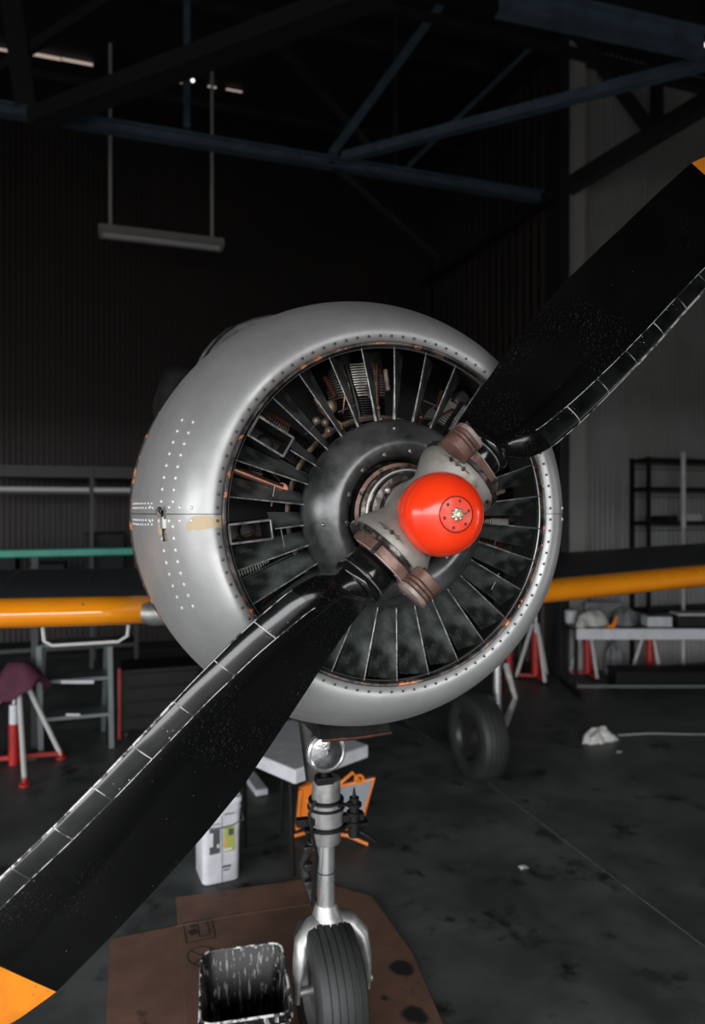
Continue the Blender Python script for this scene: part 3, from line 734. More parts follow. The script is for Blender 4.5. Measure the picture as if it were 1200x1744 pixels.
# edge guard plates along the leading edge, with pale chipped seams and a painted-in edge highlight
cuts = [.385, .505, .635, .765, .895, 1.015, 1.13, 1.245, 1.36, 1.45]
def s_of(r, width):
    wl, yl, wt, yt = [float(np.interp(r, rg, TS[c])) for c in range(1, 5)]; return width/math.hypot(wt-wl, yt-yl)
seam = MB()
for k in range(len(cuts)-1):
    a, c = cuts[k]+.0015, cuts[k+1]-.0015; rows = []
    for i in range(13):
        r = a+(c-a)*i/12; w = .056-.010*(r-.4); sm_ = s_of(r, w)
        S = [sm_*(1-j/10)**1.6 for j in range(11)]
        row = [bpt(r, s, 1, .0012) for s in S] + [bpt(r, sm_*.4*(j/4), -1, .0012) for j in range(1, 5)]
        row += [bpt(r, sm_*.4*(j/4), -1, -.001) for j in range(4, 0, -2)] + [bpt(r, s, 1, -.001) for s in S[::-2]]
        rows.append(row)
    axpart(MB().grid(rows, wrap=True, caps=True), 'guard_plate', 'boot', bl_, sharp=.9)
    seam.path([bpt(a+(c-a)*i/14, s_of(a+(c-a)*i/14, .056-.010*(a+(c-a)*i/14-.4)), 1, .0005) for i in range(15)], .0016, 5)
    r = cuts[k]
    if k: seam.path([bpt(r, s_of(r, .056-.01*(r-.4))*(1-j/9)**1.6, 1, .0012) for j in range(10)], .0017, 5)
    seam.path([bpt(a+(c-a)*i/14, .0006, 1, .0012) for i in range(15)], .0036 if r > .7 else .0014, 6)  # pale bead stands in for the bright highlight along the leading edge
axpart(seam, 'guard_seams_glint', 'seam', bl_)
# root collar
b = MB(); rows = []
for (r, R_) in ((.185, .05), (.185, .066), (.190, .069), (.236, .070), (.240, .066), (.246, .066), (.250, .073), (.258, .0765), (.266, .0765), (.271, .073), (.272, .05)):
    rows.append([rad(r, R_*math.cos(2*PI*k/48), R_*math.sin(2*PI*k/48)) for k in range(48)])
axpart(b.grid(rows, wrap=True), 'root_collar', 'shank', bl_)
b = MB(); rows = []
for (r, R_) in ((.242, .0665), (.2445, .0685), (.247, .0665)):
    rows.append([rad(r, R_*math.cos(2*PI*k/48), R_*math.sin(2*PI*k/48)) for k in range(48)])
axpart(b.grid(rows, wrap=True), 'collar_bead', 'vane_edge', bl_)
cp_tree(bl_, plane, (0, PI, 0), AL)

# --- fuselage, canopy, cowl flaps
fr = []
for (y, rx, rz, zc) in ((1.02, .60, .62, 0), (1.3, .56, .62, .0), (1.9, .52, .66, .0), (3.0, .50, .68, .02), (4.5, .42, .60, .05), (6.0, .28, .42, .12), (7.8, .10, .22, .22)):
    fr.append([(rx*math.cos(2*PI*k/40), y, H+zc-.02+rz*math.sin(2*PI*k/40)) for k in range(40)])
fus = part(MB().grid(fr, wrap=True, caps=True), 'fuselage', 'silver')
fr = []
for (y, w, h_) in ((1.40, .30, .02), (1.6, .42, .37), (2.0, .46, .50), (2.8, .42, .50), (3.6, .28, .30), (4.2, .16, .02)):
    fr.append([(w*math.cos(PI*k/20), y, H+.58+h_*math.sin(PI*k/20)) for k in range(21)])
can = part(MB().grid(fr, wrap=True, caps=True), 'canopy', mat('canopy_glass', (.05, .055, .055), .12, 0, spec=.6))
for y in (1.76, 2.1, 2.8, 3.4):
    w = float(np.interp(y, [1.4, 1.6, 2.0, 2.8, 3.6], [.30, .42, .46, .42, .28])); h_ = float(np.interp(y, [1.4, 1.6, 2.0, 2.8, 3.6], [.02, .37, .50, .50, .30]))
    part(MB().path([(w*1.01*math.cos(PI*k/16), y, H+.58+h_*1.01*math.sin(PI*k/16)) for k in range(17)], .014, 8), 'canopy_frame', 'alu', can)
for s in (-1, 1):   # exhaust stub bulging behind the cowling
    part(MB().path([(s*.40, 1.0, H+.45), (s*.56, 1.25, H+.52), (s*.58, 1.7, H+.50)], [.08, .10, .09], 14), 'exhaust_stack', 'eng_dark')
# fin
part(MB().grid([[(x, y, z) for (x, y) in ((.03, y0), (.0, y0-.1), (-.03, y0), (-.02, y1), (.02, y1))] for (y0, y1, z) in ((6.4, 7.9, H+.3), (7.3, 8.2, H+1.4))], wrap=True, caps=True), 'tail_fin', 'wing_orange')
# --- wings
WY = 2.1
def wing(side, slope, x0=.5):
    pr = [(0, 0), (.03, .045), (.09, .075), (.22, .105), (.5, .145), (.95, .165), (1.5, .13), (2.0, .07), (2.35, .0), (2.0, -.03), (1.5, -.06), (.95, -.085), (.5, -.085), (.22, -.075), (.09, -.058), (.03, -.035)]
    zc = 0
    def st(x):
        k = 1-.05*(abs(x)-.5); z = WZ + slope*(abs(x)-.71)
        return [(x, WY+.0*(abs(x))+yy*k, z+zz*(1 if yy < .3 else (.6+.4*k))) for (yy, zz) in pr], k
    xs = [x0+(6.1-x0)*i/12 for i in range(13)]
    rows = [st(side*x)[0] for x in xs]
    w = part(MB().grid(rows, wrap=True, caps=True), 'wing', 'wing_dark', sharp=.5)
    lp = [(.105, .086), (.09, .080), (.03, .050), (-.004, .0), (.03, -.040), (.09, -.064), (.105, -.068)]
    lq = [(.105-.112*math.sin(q), .009+.077*math.cos(q)) for q in [PI*i/24 for i in range(25)]]
    rows = [[(side*x, WY+yy, WZ+slope*(x-.71)+zz) for (yy, zz) in lq] for x in xs]
    part(MB().grid(rows), 'leading_edge', 'wing_orange', w, solid=.003, sharp=2)
    b = MB()
    for x in (1.0, 1.42, 1.9, 2.4, 3.0, 3.7, 4.5):
        for k in range(16):
            yy = .13+k*.11; zz = float(np.interp(yy, [0, .09, .22, .5, .95, 1.5, 2.0], [0, .075, .105, .145, .165, .13, .07]))
            b.ball((side*x, WY+yy*(1-.05*(x-.5)), WZ+.002+slope*(x-.71)+zz*(1 if yy < .3 else (.6+.4*(1-.05*(x-.5))))), .006, 4, sc=(1, 1, .5))
        b.ball((side*x, WY+.015, WZ+slope*(x-.71)+.055), .007, 4)
    tag(part(b, 'wing_rivets', 'screw', w), kind='stuff')
    return w
pL = atY(240, 1046, WY); pR = atY(940, 1012, WY); WZ = pL.z
wl = wing(-1, .020); WZ = pR.z - .05*(pR.x-.71); wr = wing(1, .050)
WZ = pL.z
part(MB().path([(-.45, WY+.02, WZ), (-.66, WY+.02, WZ), (-.70, WY+.03, WZ)], [.070, .066, .055], 16), 'root_fairing', 'alu')
# pale step bar under the left wing
sa, sb = atY(72, 1086, WY+.30), atY(220, 1084, WY+.30)
zt = WZ-.07
b = MB().path([(sa.x, WY+.30, zt), (sa.x+.01, WY+.30, sa.z-.02), (sa.x+.05, WY+.30, sa.z-.045), (sb.x-.06, WY+.30, sa.z-.045), (sb.x-.01, WY+.30, sa.z-.015), (sb.x, WY+.30, zt)], .011, 8)
part(b, 'underwing_step', 'light_grey')

# --- nose gear
NX, NY = 0.0, 1.02
g0 = Vector((NX-.015, NY+.06, 1.50)); g1 = Vector((NX, NY, .62))
def gz(px, py, y=NY): return atY(px, py, y).z
def gx(px, py, y=NY): return atY(px, py, y).x
xs_ = 0.0
zc0 = gz(555, 1385); zc1 = gz(555, 1432)
gear = part(MB().path([(NX-.07, NY+.12, 1.75), (NX-.06, NY+.08, 1.45), (NX-.03, NY+.03, gz(545, 1330))], [.055, .052, .048], 18), 'gear_leg', 'eng_dark')
b = MB().path([(NX, NY, gz(555, 1325)), (NX, NY, gz(555, 1362)), (NX, NY, gz(555, 1364)), (NX, NY, gz(555, 1400)), (NX, NY, gz(555, 1402)), (NX, NY, gz(555, 1432))], [.058, .060, .072, .072, .064, .060], 24)
part(b, 'strut_housing', 'alu', gear)
b = MB()
for (py, R_, h_) in ((1372, .078, .012), (1403, .088, .014), (1360, .074, .008)):
    z = gz(555, py); b.lathe([(z-h_/2, .05), (z-h_/2, R_), (z+h_/2, R_), (z+h_/2, .05)], (NX, NY, 0), 24, axis='Z', close=True)
b.beam((NX-.13, NY-.02, gz(555, 1390)), (NX+.15, NY-.04, gz(555, 1390)), .035, .03).beam((NX-.10, NY-.03, gz(555, 1403)), (NX+.17, NY-.03, gz(555, 1403)), .05, .014)
part(b, 'steering_collar', 'black', gear, bevel=.003)
b = MB().path([(NX+.105, NY-.05, gz(592, 1415)), (NX+.105, NY-.05, gz(592, 1350))], [.024, .020], 12)
b.path([(NX+.105, NY-.05, gz(592, 1352)), (NX+.105, NY-.05, gz(592, 1334))], [.010, .003], 8)
b.path([(NX+.03, NY-.08, gz(575, 1358)), (NX+.105, NY-.06, gz(592, 1358))], .008, 8)
for py in (1362, 1376, 1392): z = gz(592, py); b.lathe([(z-.006, .01), (z-.006, .031), (z+.006, .031), (z+.006, .01)], (NX+.105, NY-.05, 0), 14, axis='Z', close=True)
b.path([(NX+.12, NY-.05, gz(592, 1408)), (NX+.15, NY-.06, gz(605, 1412)), (NX+.19, NY-.06, gz(612, 1425))], .009, 8)
b.path([(NX-.06, NY-.06, gz(540, 1352)), (NX-.09, NY-.07, gz(535, 1372)), (NX-.075, NY-.07, gz(535, 1410)), (NX-.05, NY-.05, gz(540, 1450)), (NX-.06, NY+.0, gz(540, 1540))], .007, 8)
part(b, 'shimmy_damper', 'black', gear)
part(MB().tube((NX, NY, gz(555, 1432)), (NX, NY, gz(562, 1545)), .036, n=28), 'chrome_piston', 'chrome', gear)
z = gz(560, 1482); part(MB().lathe([(z-.002, .03), (z-.002, .0372), (z+.002, .0372), (z+.002, .03)], (NX, NY, 0), 28, axis='Z', close=True), 'piston_ring', 'black', gear)
# torque link behind the piston
b = MB().path([(NX-.05, NY+.04, gz(540, 1440)), (NX-.075, NY+.09, gz(540, 1490)), (NX-.045, NY+.04, gz(540, 1545))], [.018, .022, .018], 8)
for py in (1450, 1480, 1510): b.box((NX-.068, NY+.03, gz(540, py)), (.035, .03, .03))
part(b, 'torque_link', 'eng_dark', gear, bevel=.004)
# fork
zt = gz(562, 1548); ztire = gz(570, 1572)
TR = .265; GZ = .0165; TWd = .102; ty_ = NY-.04; TX = gx(555, 1650); FX = gx(561, 1620); tz = TR+GZ
part(MB().path([(NX, NY, zt+.03), (NX, NY, zt-.01), (NX+.01, NY-.005, zt-.05)], [.042, .058, .07], 20), 'fork_crown', 'alu', gear)
fk = MB()
FW = .148
for s in (-1, 1):
    pts = [(FX-.0, NY-.0, zt-.040, .045, .046), (FX+s*.080, NY-.015, zt-.055, .045, .042), (FX+s*(FW-.025), NY-.03, zt-.095, .045, .034), (FX+s*(FW-.010), ty_, zt-.17, .055, .024), (FX+s*FW, ty_, tz+.06, .045, .014), (FX+s*FW, ty_, tz-.03, .030, .013)]
    rows = []
    for i, (x, y, z, dy_, dx_) in enumerate(pts):
        tdir = Vector(pts[min(i+1, 5)][:3])-Vector(pts[max(i-1, 0)][:3]); tdir.normalize(); nx = Vector((0, 1, 0)).cross(tdir).normalized()
        c = Vector((x, y, z)); rows.append([c+nx*dx_*math.cos(q)*1.0+Vector((0, dy_, 0))*math.sin(q) for q in [2*PI*k/16 for k in range(16)]])
    fk.grid(rows, wrap=True, caps=True)
fk.tube((FX-FW-.004, ty_, tz), (FX+FW+.02, ty_, tz), .018, n=10)
part(fk, 'fork', 'alu', gear, sharp=1.0)
# tyre with ribs
def tyre(mb, c, R, W, ribs=5, n=64):
    P = [(-W*.42, R*.55), (-W*.49, R*.66), (-W*.5, R*.78), (-W*.47, R*.88)]
    tread = []
    for i in range(41):
        x = -W*.42+W*.84*i/40; q = abs(x)/(W*.5); r = R*(1-.10*q**2.6)
        gpos = [(-.5+ (j+1)/(ribs+1))*W*.78 for j in range(ribs)]
        if min(abs(x-g_) for g_ in gpos) < W*.012: r -= .008
        tread.append((x, r))
    P = P+tread+[(W*.47, R*.88), (W*.5, R*.78), (W*.49, R*.66), (W*.42, R*.55)]
    mb.lathe(P, c, n, axis='X'); return mb
def tyre2(mb, c, R, W, ribs=5, n=72):
    P = [(-W*.40, R*.55), (-W*.49, R*.66), (-W*.5, R*.78), (-W*.47, R*.88)]; gw = W*.016
    xs = [(-.5+(j+1)/(ribs+1))*W*.84 for j in range(ribs)]
    f = lambda x: R*(1-.10*(abs(x)/(W*.5))**2.4)
    x = -W*.43; tr_ = [(x, f(x))]; prev = x
    for g_ in xs:
        for i in range(1, 5):
            xx = prev+(g_-gw-prev)*i/4; tr_.append((xx, f(xx)))
        tr_ += [(g_-gw*.9, f(g_)-.007), (g_+gw*.9, f(g_)-.007), (g_+gw, f(g_+gw))]; prev = g_+gw
    for i in range(1, 5):
        xx = prev+(W*.43-prev)*i/4; tr_.append((xx, f(xx)))
    P = P+tr_+[(W*.47, R*.88), (W*.5, R*.78), (W*.49, R*.66), (W*.40, R*.55)]
    mb.lathe(P, c, n, axis='X'); return mb
def wheel_hub(mb, c, R, W):
    for s in (-1, 1):
        mb.lathe([(s*W*.40, R*.56), (s*W*.42, R*.52), (s*W*.28, R*.46), (s*W*.22, R*.30), (s*W*.30, R*.20), (s*W*.34, R*.12), (s*W*.34, .001)], c, 36, axis='X')
    return mb
nw = part(tyre2(MB(), (TX, ty_, TR+GZ), TR, TWd*2), 'nose_tyre', 'rubber', sharp=.5)
part(wheel_hub(MB(), (TX, ty_, TR+GZ), TR, TWd*2), 'wheel_hub', 'alu', nw)
# landing light on the leg
lc = atY(555, 1281, NY-.09)
ll = MB().path([lc+Vector((0, .11, .0)), lc+Vector((0, .07, 0)), lc+Vector((0, .02, 0)), lc], [.02, .05, .070, .076], 32, cap=True)
lamp = part(ll, 'landing_light', 'alu')
k0 = MB().lathe([(-.012, .064), (-.016, .070), (-.010, .078), (.012, .080), (.014, .072)], lc, 48); part(k0, 'lamp_bezel', 'chrome', lamp)
part(MB().lathe([(-.020, .0004), (-.019, .02), (-.016, .045), (-.010, .066)], lc, 48), 'lens', 'glass', lamp)
part(MB().tube(lc+Vector((0, .02, -.075)), lc+Vector((0, .03, -.13)), .016, n=10).box(lc+Vector((0, .03, -.12)), (.07, .05, .03)), 'lamp_bracket', 'black', lamp, bevel=.004)
# dark scoop lip under the cowling and gear door
b = MB(); s0, s1 = atY(520, 1236, .75), atY(640, 1232, .75)
part(MB().grid([[(x, y, H-.775+zz) for (y, zz) in ((.66, .018), (.62, -.015), (.66, -.028), (1.2, -.05), (1.2, .05))] for x in (-.13, -.05, .06, .13)], wrap=True, caps=True), 'belly_scoop', 'eng_dark')
part(MB().path([(-.13, .615, H-.793), (0, .612, H-.796), (.13, .615, H-.791)], .006, 6), 'scoop_edge', 'copper')

# --- main gear
mg = atZ(812, 1327)
def maingear(sx, mx):
    c = Vector((mx, mg.y, .36)); t = part(tyre2(MB(), c, .36, .23, 4), 'main_tyre', 'rubber', sharp=.5)
    part(wheel_hub(MB(), c, .36, .23), 'wheel_hub', 'eng_dark', t)
    o = sx*.20
    leg = part(MB().path([(mx+o, mg.y+.02, 1.55), (mx+o, mg.y+.02, .95)], .055, 16), 'main_gear_leg', 'alu')
    part(MB().path([(mx+o, mg.y+.02, .97), (mx+o, mg.y+.02, .42)], .035, 16), 'chrome_piston', 'chrome', leg)
    part(MB().path([(mx+o*1.15, mg.y, .48), (mx+o*1.1, mg.y, .36), (mx, mg.y, .36)], [.05, .055, .04], 12), 'axle_knuckle', 'alu', leg)
    part(MB().path([(mx+o+.03, mg.y-.07, .95), (mx+o+.04, mg.y-.20, .70), (mx+o+.02, mg.y-.07, .45)], [.03, .022, .03], 8), 'torque_link', 'alu', leg)
maingear(1, mg.x); maingear(-1, -mg.x)

# ================================================================== THINGS ON THE FLOOR
# cardboard sheets
def floor_poly(pts, z): return [(atZ(x, y, z).x, atZ(x, y, z).y) for x, y in pts]
def sheet(pts, z0, th, label, name='cardboard_sheet'):
    P = floor_poly(pts, z0+th); cx = sum(p[0] for p in P)/len(P); cy = sum(p[1] for p in P)/len(P)
    me = MB().prism(P, z0, z0+th); o = me.build(name, M['card'], org=(0, 0, 0), bevel=0)
    return tag(o, label, 'cardboard')
cA = sheet([(187, 1599), (330, 1571), (420, 1900), (170, 1960)], .003, .005, 'stained brown cardboard sheet flat on the floor, tucked under the printed one')
cB = sheet([(299, 1528), (526, 1496), (632, 1526), (700, 1620), (800, 1850), (330, 1900)], .009, .006, 'brown cardboard sheet with printed symbols and oil spots under nose wheel')
fo = MB(); P = [atZ(x, y, .0155) for x, y in ((298, 1578), (400, 1559), (528, 1540))]
fo.path(P, .004, 6, flat=.5); fo.build('fold_line', M['card'], cB)
# printed symbols: a square box mark and a crossed circle
def mark(pts_list, name='printed_mark'):
    b = MB()
    for P, w in pts_list:
        Q = [atZ(x, y, .0152) for x, y in P]
        for i in range(len(Q)-1): b.beam(Q[i], Q[i+1], w, .0008)
    return b.build(name, M['ink'], cB)
mark([(((312, 1573), (360, 1564), (367, 1596), (318, 1606), (312, 1573)), .007), (((336, 1571), (352, 1568), (358, 1592), (340, 1595), (336, 1571)), .008), (((322, 1590), (336, 1584)), .05), (((324, 1578), (334, 1576)), .03)])
cc = [(346+27*math.cos(2*PI*k/20), 1629+17*math.sin(2*PI*k/20)) for k in range(21)]
mark([(cc, .008), ([cc[2], cc[12]], .007), ([cc[7], cc[17]], .007)])
# dark tracks of oil are in the cardboard's own surface

# white rectangular bucket
bk = atZ(345, 1512); b2 = atZ(408, 1498); ang = math.atan2(b2.y-bk.y, b2.x-bk.x)
BW = (b2-bk).length*1.02; BD = .25; BH = .50
bu = thing('plastic_bucket', 'tall white square plastic bucket with a small colour label behind cardboard', 'bucket', (bk.x, bk.y, 0)); bu.rotation_euler = (0, 0, ang)
def rrect(w, d, r, z, n=5, c=(0, 0)):
    P = []
    for (sx, sy, q0) in ((1, 1, 0), (-1, 1, PI/2), (-1, -1, PI), (1, -1, 3*PI/2)):
        for k in range(n+1):
            q = q0+PI/2*k/n; P.append(Vector((c[0]+sx*(w/2-r)+r*math.cos(q), c[1]+sy*(d/2-r)+r*math.sin(q), z)))
    return P
cB_ = (BW/2, BD/2)
bd = MB().grid([rrect(BW*k, BD*k, .035, z, c=cB_) for (z, k) in ((.002, .94), (.006, .97), (BH*.5, 1.0), (BH-.07, 1.04), (BH-.068, 1.09), (BH-.055, 1.09), (BH-.053, 1.05), (BH-.03, 1.05))], wrap=True, caps=True)
bd.build('body', M['white_dirty'], bu)
MB().grid([rrect(BW*k, BD*k, .035, z, c=cB_) for (z, k) in ((BH-.035, 1.08), (BH-.03, 1.11), (BH-.008, 1.11), (BH, 1.07), (BH-.006, .9))], wrap=True, caps=True).build('lid', M['white'], bu, bevel=0)
MB().path([(-.015, BD*.5, BH-.09), (-.02, .0, BH-.14), (BW*.3, -.025, BH-.16), (BW*.7, -.025, BH-.16), (BW+.02, 0, BH-.14), (BW+.015, BD*.5, BH-.09)], .003, 6).build('handle', M['grey_paint'], bu)
b = MB(); y = -.004
for (x, z, w, h_, m) in ((.31, .26, .27, .15, 'label_d'), (.70, .26, .27, .15, 'label_g'), (.60, .235, .10, .06, 'label_y'), (.74, .30, .14, .04, 'label_d'), (.22, .27, .09, .08, 'white'), (.40, .23, .06, .02, 'white'), (.66, .20, .2, .012, 'white'), (.50, .20, .012, .40, 'label_d'), (.26, .36, .4, .004, 'label_d'), (.7, .41, .3, .006, 'label_d'), (.62, .10, .22, .010, 'label_d'), (.62, .08, .16, .006, 'label_d')):
    b.box((BW*x, y, z), (BW*w, .002, h_), m=M[m]); y -= .0004
b.build('label', M['label_d'], bu)

# cut-down oil container
oc = Vector(atZ(427, 1676, .34)) - Vector((.026, 0, 0)); OW, OD, OH = .335, .42, .34
ang = math.atan2(atZ(480, 1605, .34).y-atZ(345, 1622, .34).y, atZ(480, 1605, .34).x-atZ(345, 1622, .34).x)
oi = thing('oil_container', 'open white container streaked black with oil on the cardboard by the nose wheel', 'container', (oc.x, oc.y, .016)); oi.rotation_euler = (0, 0, ang)
MB().grid([rrect(OW*k, OD*k, .05, z) for (z, k) in ((0, .80), (.01, .84), (OH, 1.0), (OH+.004, 1.03), (OH+.008, 1.0), (OH+.004, .975), (.02, .80), (.018, .3))], wrap=True, caps=True).build('tub', M['streak'], oi, sharp=1.0)
MB().path(rrect(OW*1.0, OD*1.0, .05, OH+.004)+rrect(OW, OD, .05, OH+.004)[:2], .0055, 8).build('rim', M['rim_white'], oi)
MB().path(rrect(OW*1.01, OD*1.01, .05, OH-.035)+rrect(OW*1.01, OD*1.01, .05, OH-.035)[:2], .006, 8).build('rim_bead', M['rim_white'], oi)
MB().grid([rrect(OW*k, OD*k, .05, z) for (z, k) in ((.06, .8), (.0601, .2))], wrap=True, caps=True).build('oil', M['shank'], oi)

# white folding table, low, behind the nose gear
TZ = .74
ta, tb_, tc_ = atZ(502, 1312, TZ), atZ(628, 1268, TZ), atZ(454, 1262, TZ)
e1 = (tb_-ta); e2 = (tc_-ta).normalized()*1.0; e2 = Vector((-e1.y, e1.x, 0)).normalized()*.75
wt = thing('folding_table', 'pale folding table glimpsed behind the nose gear, right of the propeller blade', 'table', (ta.x, ta.y, 0))
P = [ta, ta+e1, ta+e1+e2, ta+e2]
MB().prism([(p.x, p.y) for p in P], TZ-.085, TZ).build('tabletop', M['white_dirty'], wt, org=wt.location, bevel=.012)
for (i, j) in ((.25, .3), (.8, .3), (.25, .92), (.8, .92)):
    p = ta+e1*i+e2*j; q = ta+e1*(i*.9+.05)+e2*(j*1.06-.03)
    MB().tube((p.x, p.y, TZ-.05), (q.x, q.y, 0), .015, n=10).build('leg', M['black'], wt, org=wt.location)
# white angled prop seen left of it
q0, q1 = atZ(448, 1352, 0.02), atZ(418, 1308, .30)
bd = MB().beam(atZ(446, 1350, .03), atZ(418, 1312, .03), .10, .05); tag(bd.build('plastic_wedge', M['white_dirty'], org=(q0.x, q0.y, 0), bevel=.008), 'short white plastic block on the floor left of the nose gear', 'block')

# orange work light
wl0 = atZ(560, 1440)
WLx = thing('work_light', 'orange tripod floodlight with grey glass standing behind the nose gear', 'work light', (wl0.x, wl0.y, 0))
ly = wl0.y
def wp(px, py, dy=0.): return atY(px, py, ly+dy)
fr_ = [wp(588, 1336), wp(634, 1326), wp(618, 1384), wp(588, 1386, .02)]
fr_ = [wp(574, 1340, .03), wp(636, 1326), wp(620, 1386), wp(575, 1392, .03)]
b = MB().path(fr_+fr_[:1], .015, 8); b.build('lamp_frame', M['orange'], WLx, org=WLx.location)
n_ = Vector((0, .05, 0)); MB().add([*fr_, *[p+n_ for p in fr_]], [(0,1,2,3), (7,6,5,4), (0,4,5,1), (1,5,6,2), (2,6,7,3), (3,7,4,0)]).build('lamp_glass', M['lens'], WLx, org=WLx.location)
fl_ = [wp(512, 1345), wp(530, 1335), wp(526, 1400), wp(506, 1412)]
b = MB().path(fl_+fl_[:1], .015, 8); b.build('lamp_frame', M['orange'], WLx, org=WLx.location)
MB().add([*fl_, *[p+n_ for p in fl_]], [(0,1,2,3), (7,6,5,4), (0,4,5,1), (1,5,6,2), (2,6,7,3), (3,7,4,0)]).build('lamp_glass', M['orange'], WLx, org=WLx.location)
b = MB().path([wp(572, 1340), wp(600, 1316), wp(612, 1330)], .012, 8).path([wp(575, 1335), wp(560, 1340), wp(530, 1342)], .014, 8)
b.lathe([(-.008, .02), (-.008, .035), (.008, .035), (.008, .02)], wp(611, 1327), 16, close=True)
b.tube(wp(560, 1345), wp(558, 1425), .013)
b.build('handle', M['orange'], WLx, org=WLx.location)
k = wp(556, 1418)
for (px, py) in ((626, 1438), (528, 1452), (497, 1425), (600, 1412)):
    e = atZ(px, py, .012); MB().path([k, k.lerp(e, .5)+UU*.02, e], .012, 8).build('leg', M['orange'], WLx, org=WLx.location)

# scrap of paper on the floor
def scrap(px, py, s, label, name='paper_scrap', n=6, seed=1, zs=.3):
    r_ = random.Random(seed); c = atZ(px, py); rows = []
    for i in range(n):
        rows.append([c+Vector(((i/(n-1)-.5)*s*2, (j/(n-1)-.5)*s*1.3, .004+r_.random()*s*zs)) for j in range(n)])
    return tag(MB().grid(rows).build(name, M['paper'], org=c, solid=.002), label, 'paper')
scrap(891, 1479, .028, 'tiny white paper scrap alone on the open floor at right', zs=.4)
scrap(1054, 1282, .025, 'tiny pale scrap in front of the crumpled rag', seed=4, zs=.4)

# ================================================================== LEFT BACKGROUND
# grey step frame
L0, L1 = atZ(66, 1282), atZ(190, 1282); ly2 = (L0.y+L1.y)/2
lad = thing('step_ladder', 'grey metal step frame with two treads under the left wing', 'ladder', ((L0.x+L1.x)/2, ly2, 0))
def lp(px, py, dy=0.): return atY(px, py, ly2+dy)
for (x0, x1, dy) in ((187, 190, 0), (66, 70, .0), (181, 176, .55), (75, 66, .55)):
    top = lp(x0, 1100, dy*.6); q = lp(x1, 1282, dy); q.z = .01; MB().beam(top, q, .045, .03).build('rail', M['grey_paint'], lad, org=lad.location)
for (py, dy, m) in ((1162, .06, 'grey_paint'), (1226, .0, 'grey_paint'), (1100, .12, 'grey_paint')):
    a, c = lp(68, py, dy), lp(190, py, dy); c.z = a.z
    MB().beam(a+Vector((0, .10, 0)), c+Vector((0, .10, 0)), .24, .035).build('tread', M[m], lad, org=lad.location, bevel=.004)
a, c = lp(104, 1160, .0), lp(160, 1160, .0); MB().beam(a+Vector((0, -.03, 0)), c+Vector((0, -.03, 0)), .006, .03).build('sticker', M['white'], lad, org=lad.location)
a, c = lp(112, 1221, -.04), lp(136, 1221, -.04); MB().beam(a+Vector((0, .0, .02)), c+Vector((0, .0, .02)), .006, .02).build('sticker', M['white'], lad, org=lad.location)

# tripod jack draped with a purple cloth
J = atZ(38, 1300); jk = thing('tripod_jack', 'red and white tripod jack under the purple cloth at the left edge', 'jack', (J.x, J.y, 0))
jy = J.y
def jp(px, py, dy=0.): return atY(px, py, jy+dy)
apex = jp(30, 1135)
MB().tube(jp(24, 1310), jp(24, 1232), .045, n=18).build('cylinder', M['red_paint'], jk, org=jk.location)
MB().tube(jp(24, 1233), jp(24, 1200), .040, n=18).build('cylinder_top', M['white'], jk, org=jk.location)
MB().tube(jp(24, 1202), jp(28, 1140), .018, n=12).build('ram', M['chrome'], jk, org=jk.location)
for (px, py, dy) in ((42, 1332, -.35), (104, 1286, .25), (-60, 1300, .1)):
    e = atZ(px, py, .03); s_ = apex+(e-apex)*.08
    MB().tube(s_, e, .020, n=10).build('leg', M['light_grey'], jk, org=jk.location)
    MB().beam(Vector((J.x, J.y, .06)), Vector((e.x, e.y, .05)), .035, .035).build('base_arm', M['red_paint'], jk, org=jk.location)
    MB().lathe([(0, .045), (.02, .045), (.03, .02), (.06, .018)], (e.x, e.y, 0), 12, axis='Z').build('foot', M['red_paint'], jk, org=jk.location)
# cloth
rows = []; rc = random.Random(5); top = apex+UU*.03
for i in range(9):
    t = i/8; row = []
    for k in range(28):
        q = 2*PI*k/28; ext = .52+.20*math.cos(q-2.6)+.10*math.sin(3*q)
        Rr = .03+.20*t**.8+.035*t*math.sin(5*q)+.02*t*math.sin(11*q+1)
        row.append(top+Vector((Rr*math.cos(q)*1.05, Rr*math.sin(q), .02-ext*.62*max(0, t-.08)**1.15)))
    rows.append(row)
cl = MB().grid([r[:] for r in rows], wrap=True); cl.add(rows[0], [tuple(range(28))])
tag(cl.build('draped_cloth', M['purple'], org=top, solid=.004, sharp=2), 'dark purple cloth draped over the tripod jack at left edge', 'cloth')

# dark tool trolley with a red edge
tq = atZ(203, 1262); 
tt = thing('tool_trolley', 'dark tool trolley with a red corner edge behind the propeller blade', 'tool trolley', (tq.x+.30, tq.y+.25, 0))
TW2 = .75
MB().box((tq.x+.01+TW2/2, tq.y+.25, .38), (TW2, .5, .60)).build('cabinet', M['black'], tt, org=tt.location, bevel=.01)
MB().box((tq.x, tq.y+.01, .36), (.03, .04, .68)).build('edge_rail', M['red_paint'], tt, org=tt.location, bevel=.004)
for k in range(4): MB().box((tq.x+.02+TW2/2, tq.y-.008, .16+k*.14), (TW2-.06, .02, .12)).build('drawer', M['black'], tt, org=tt.location, bevel=.006)
for (dx, dy) in ((.06, .06), (TW2-.06, .06), (.06, .44), (TW2-.06, .44)): MB().lathe([(-.015, .001), (-.015, .04), (.015, .04), (.015, .001)], (tq.x+dx, tq.y+dy, .04), 14, axis='X').build('castor', M['rubber'], tt, org=tt.location)

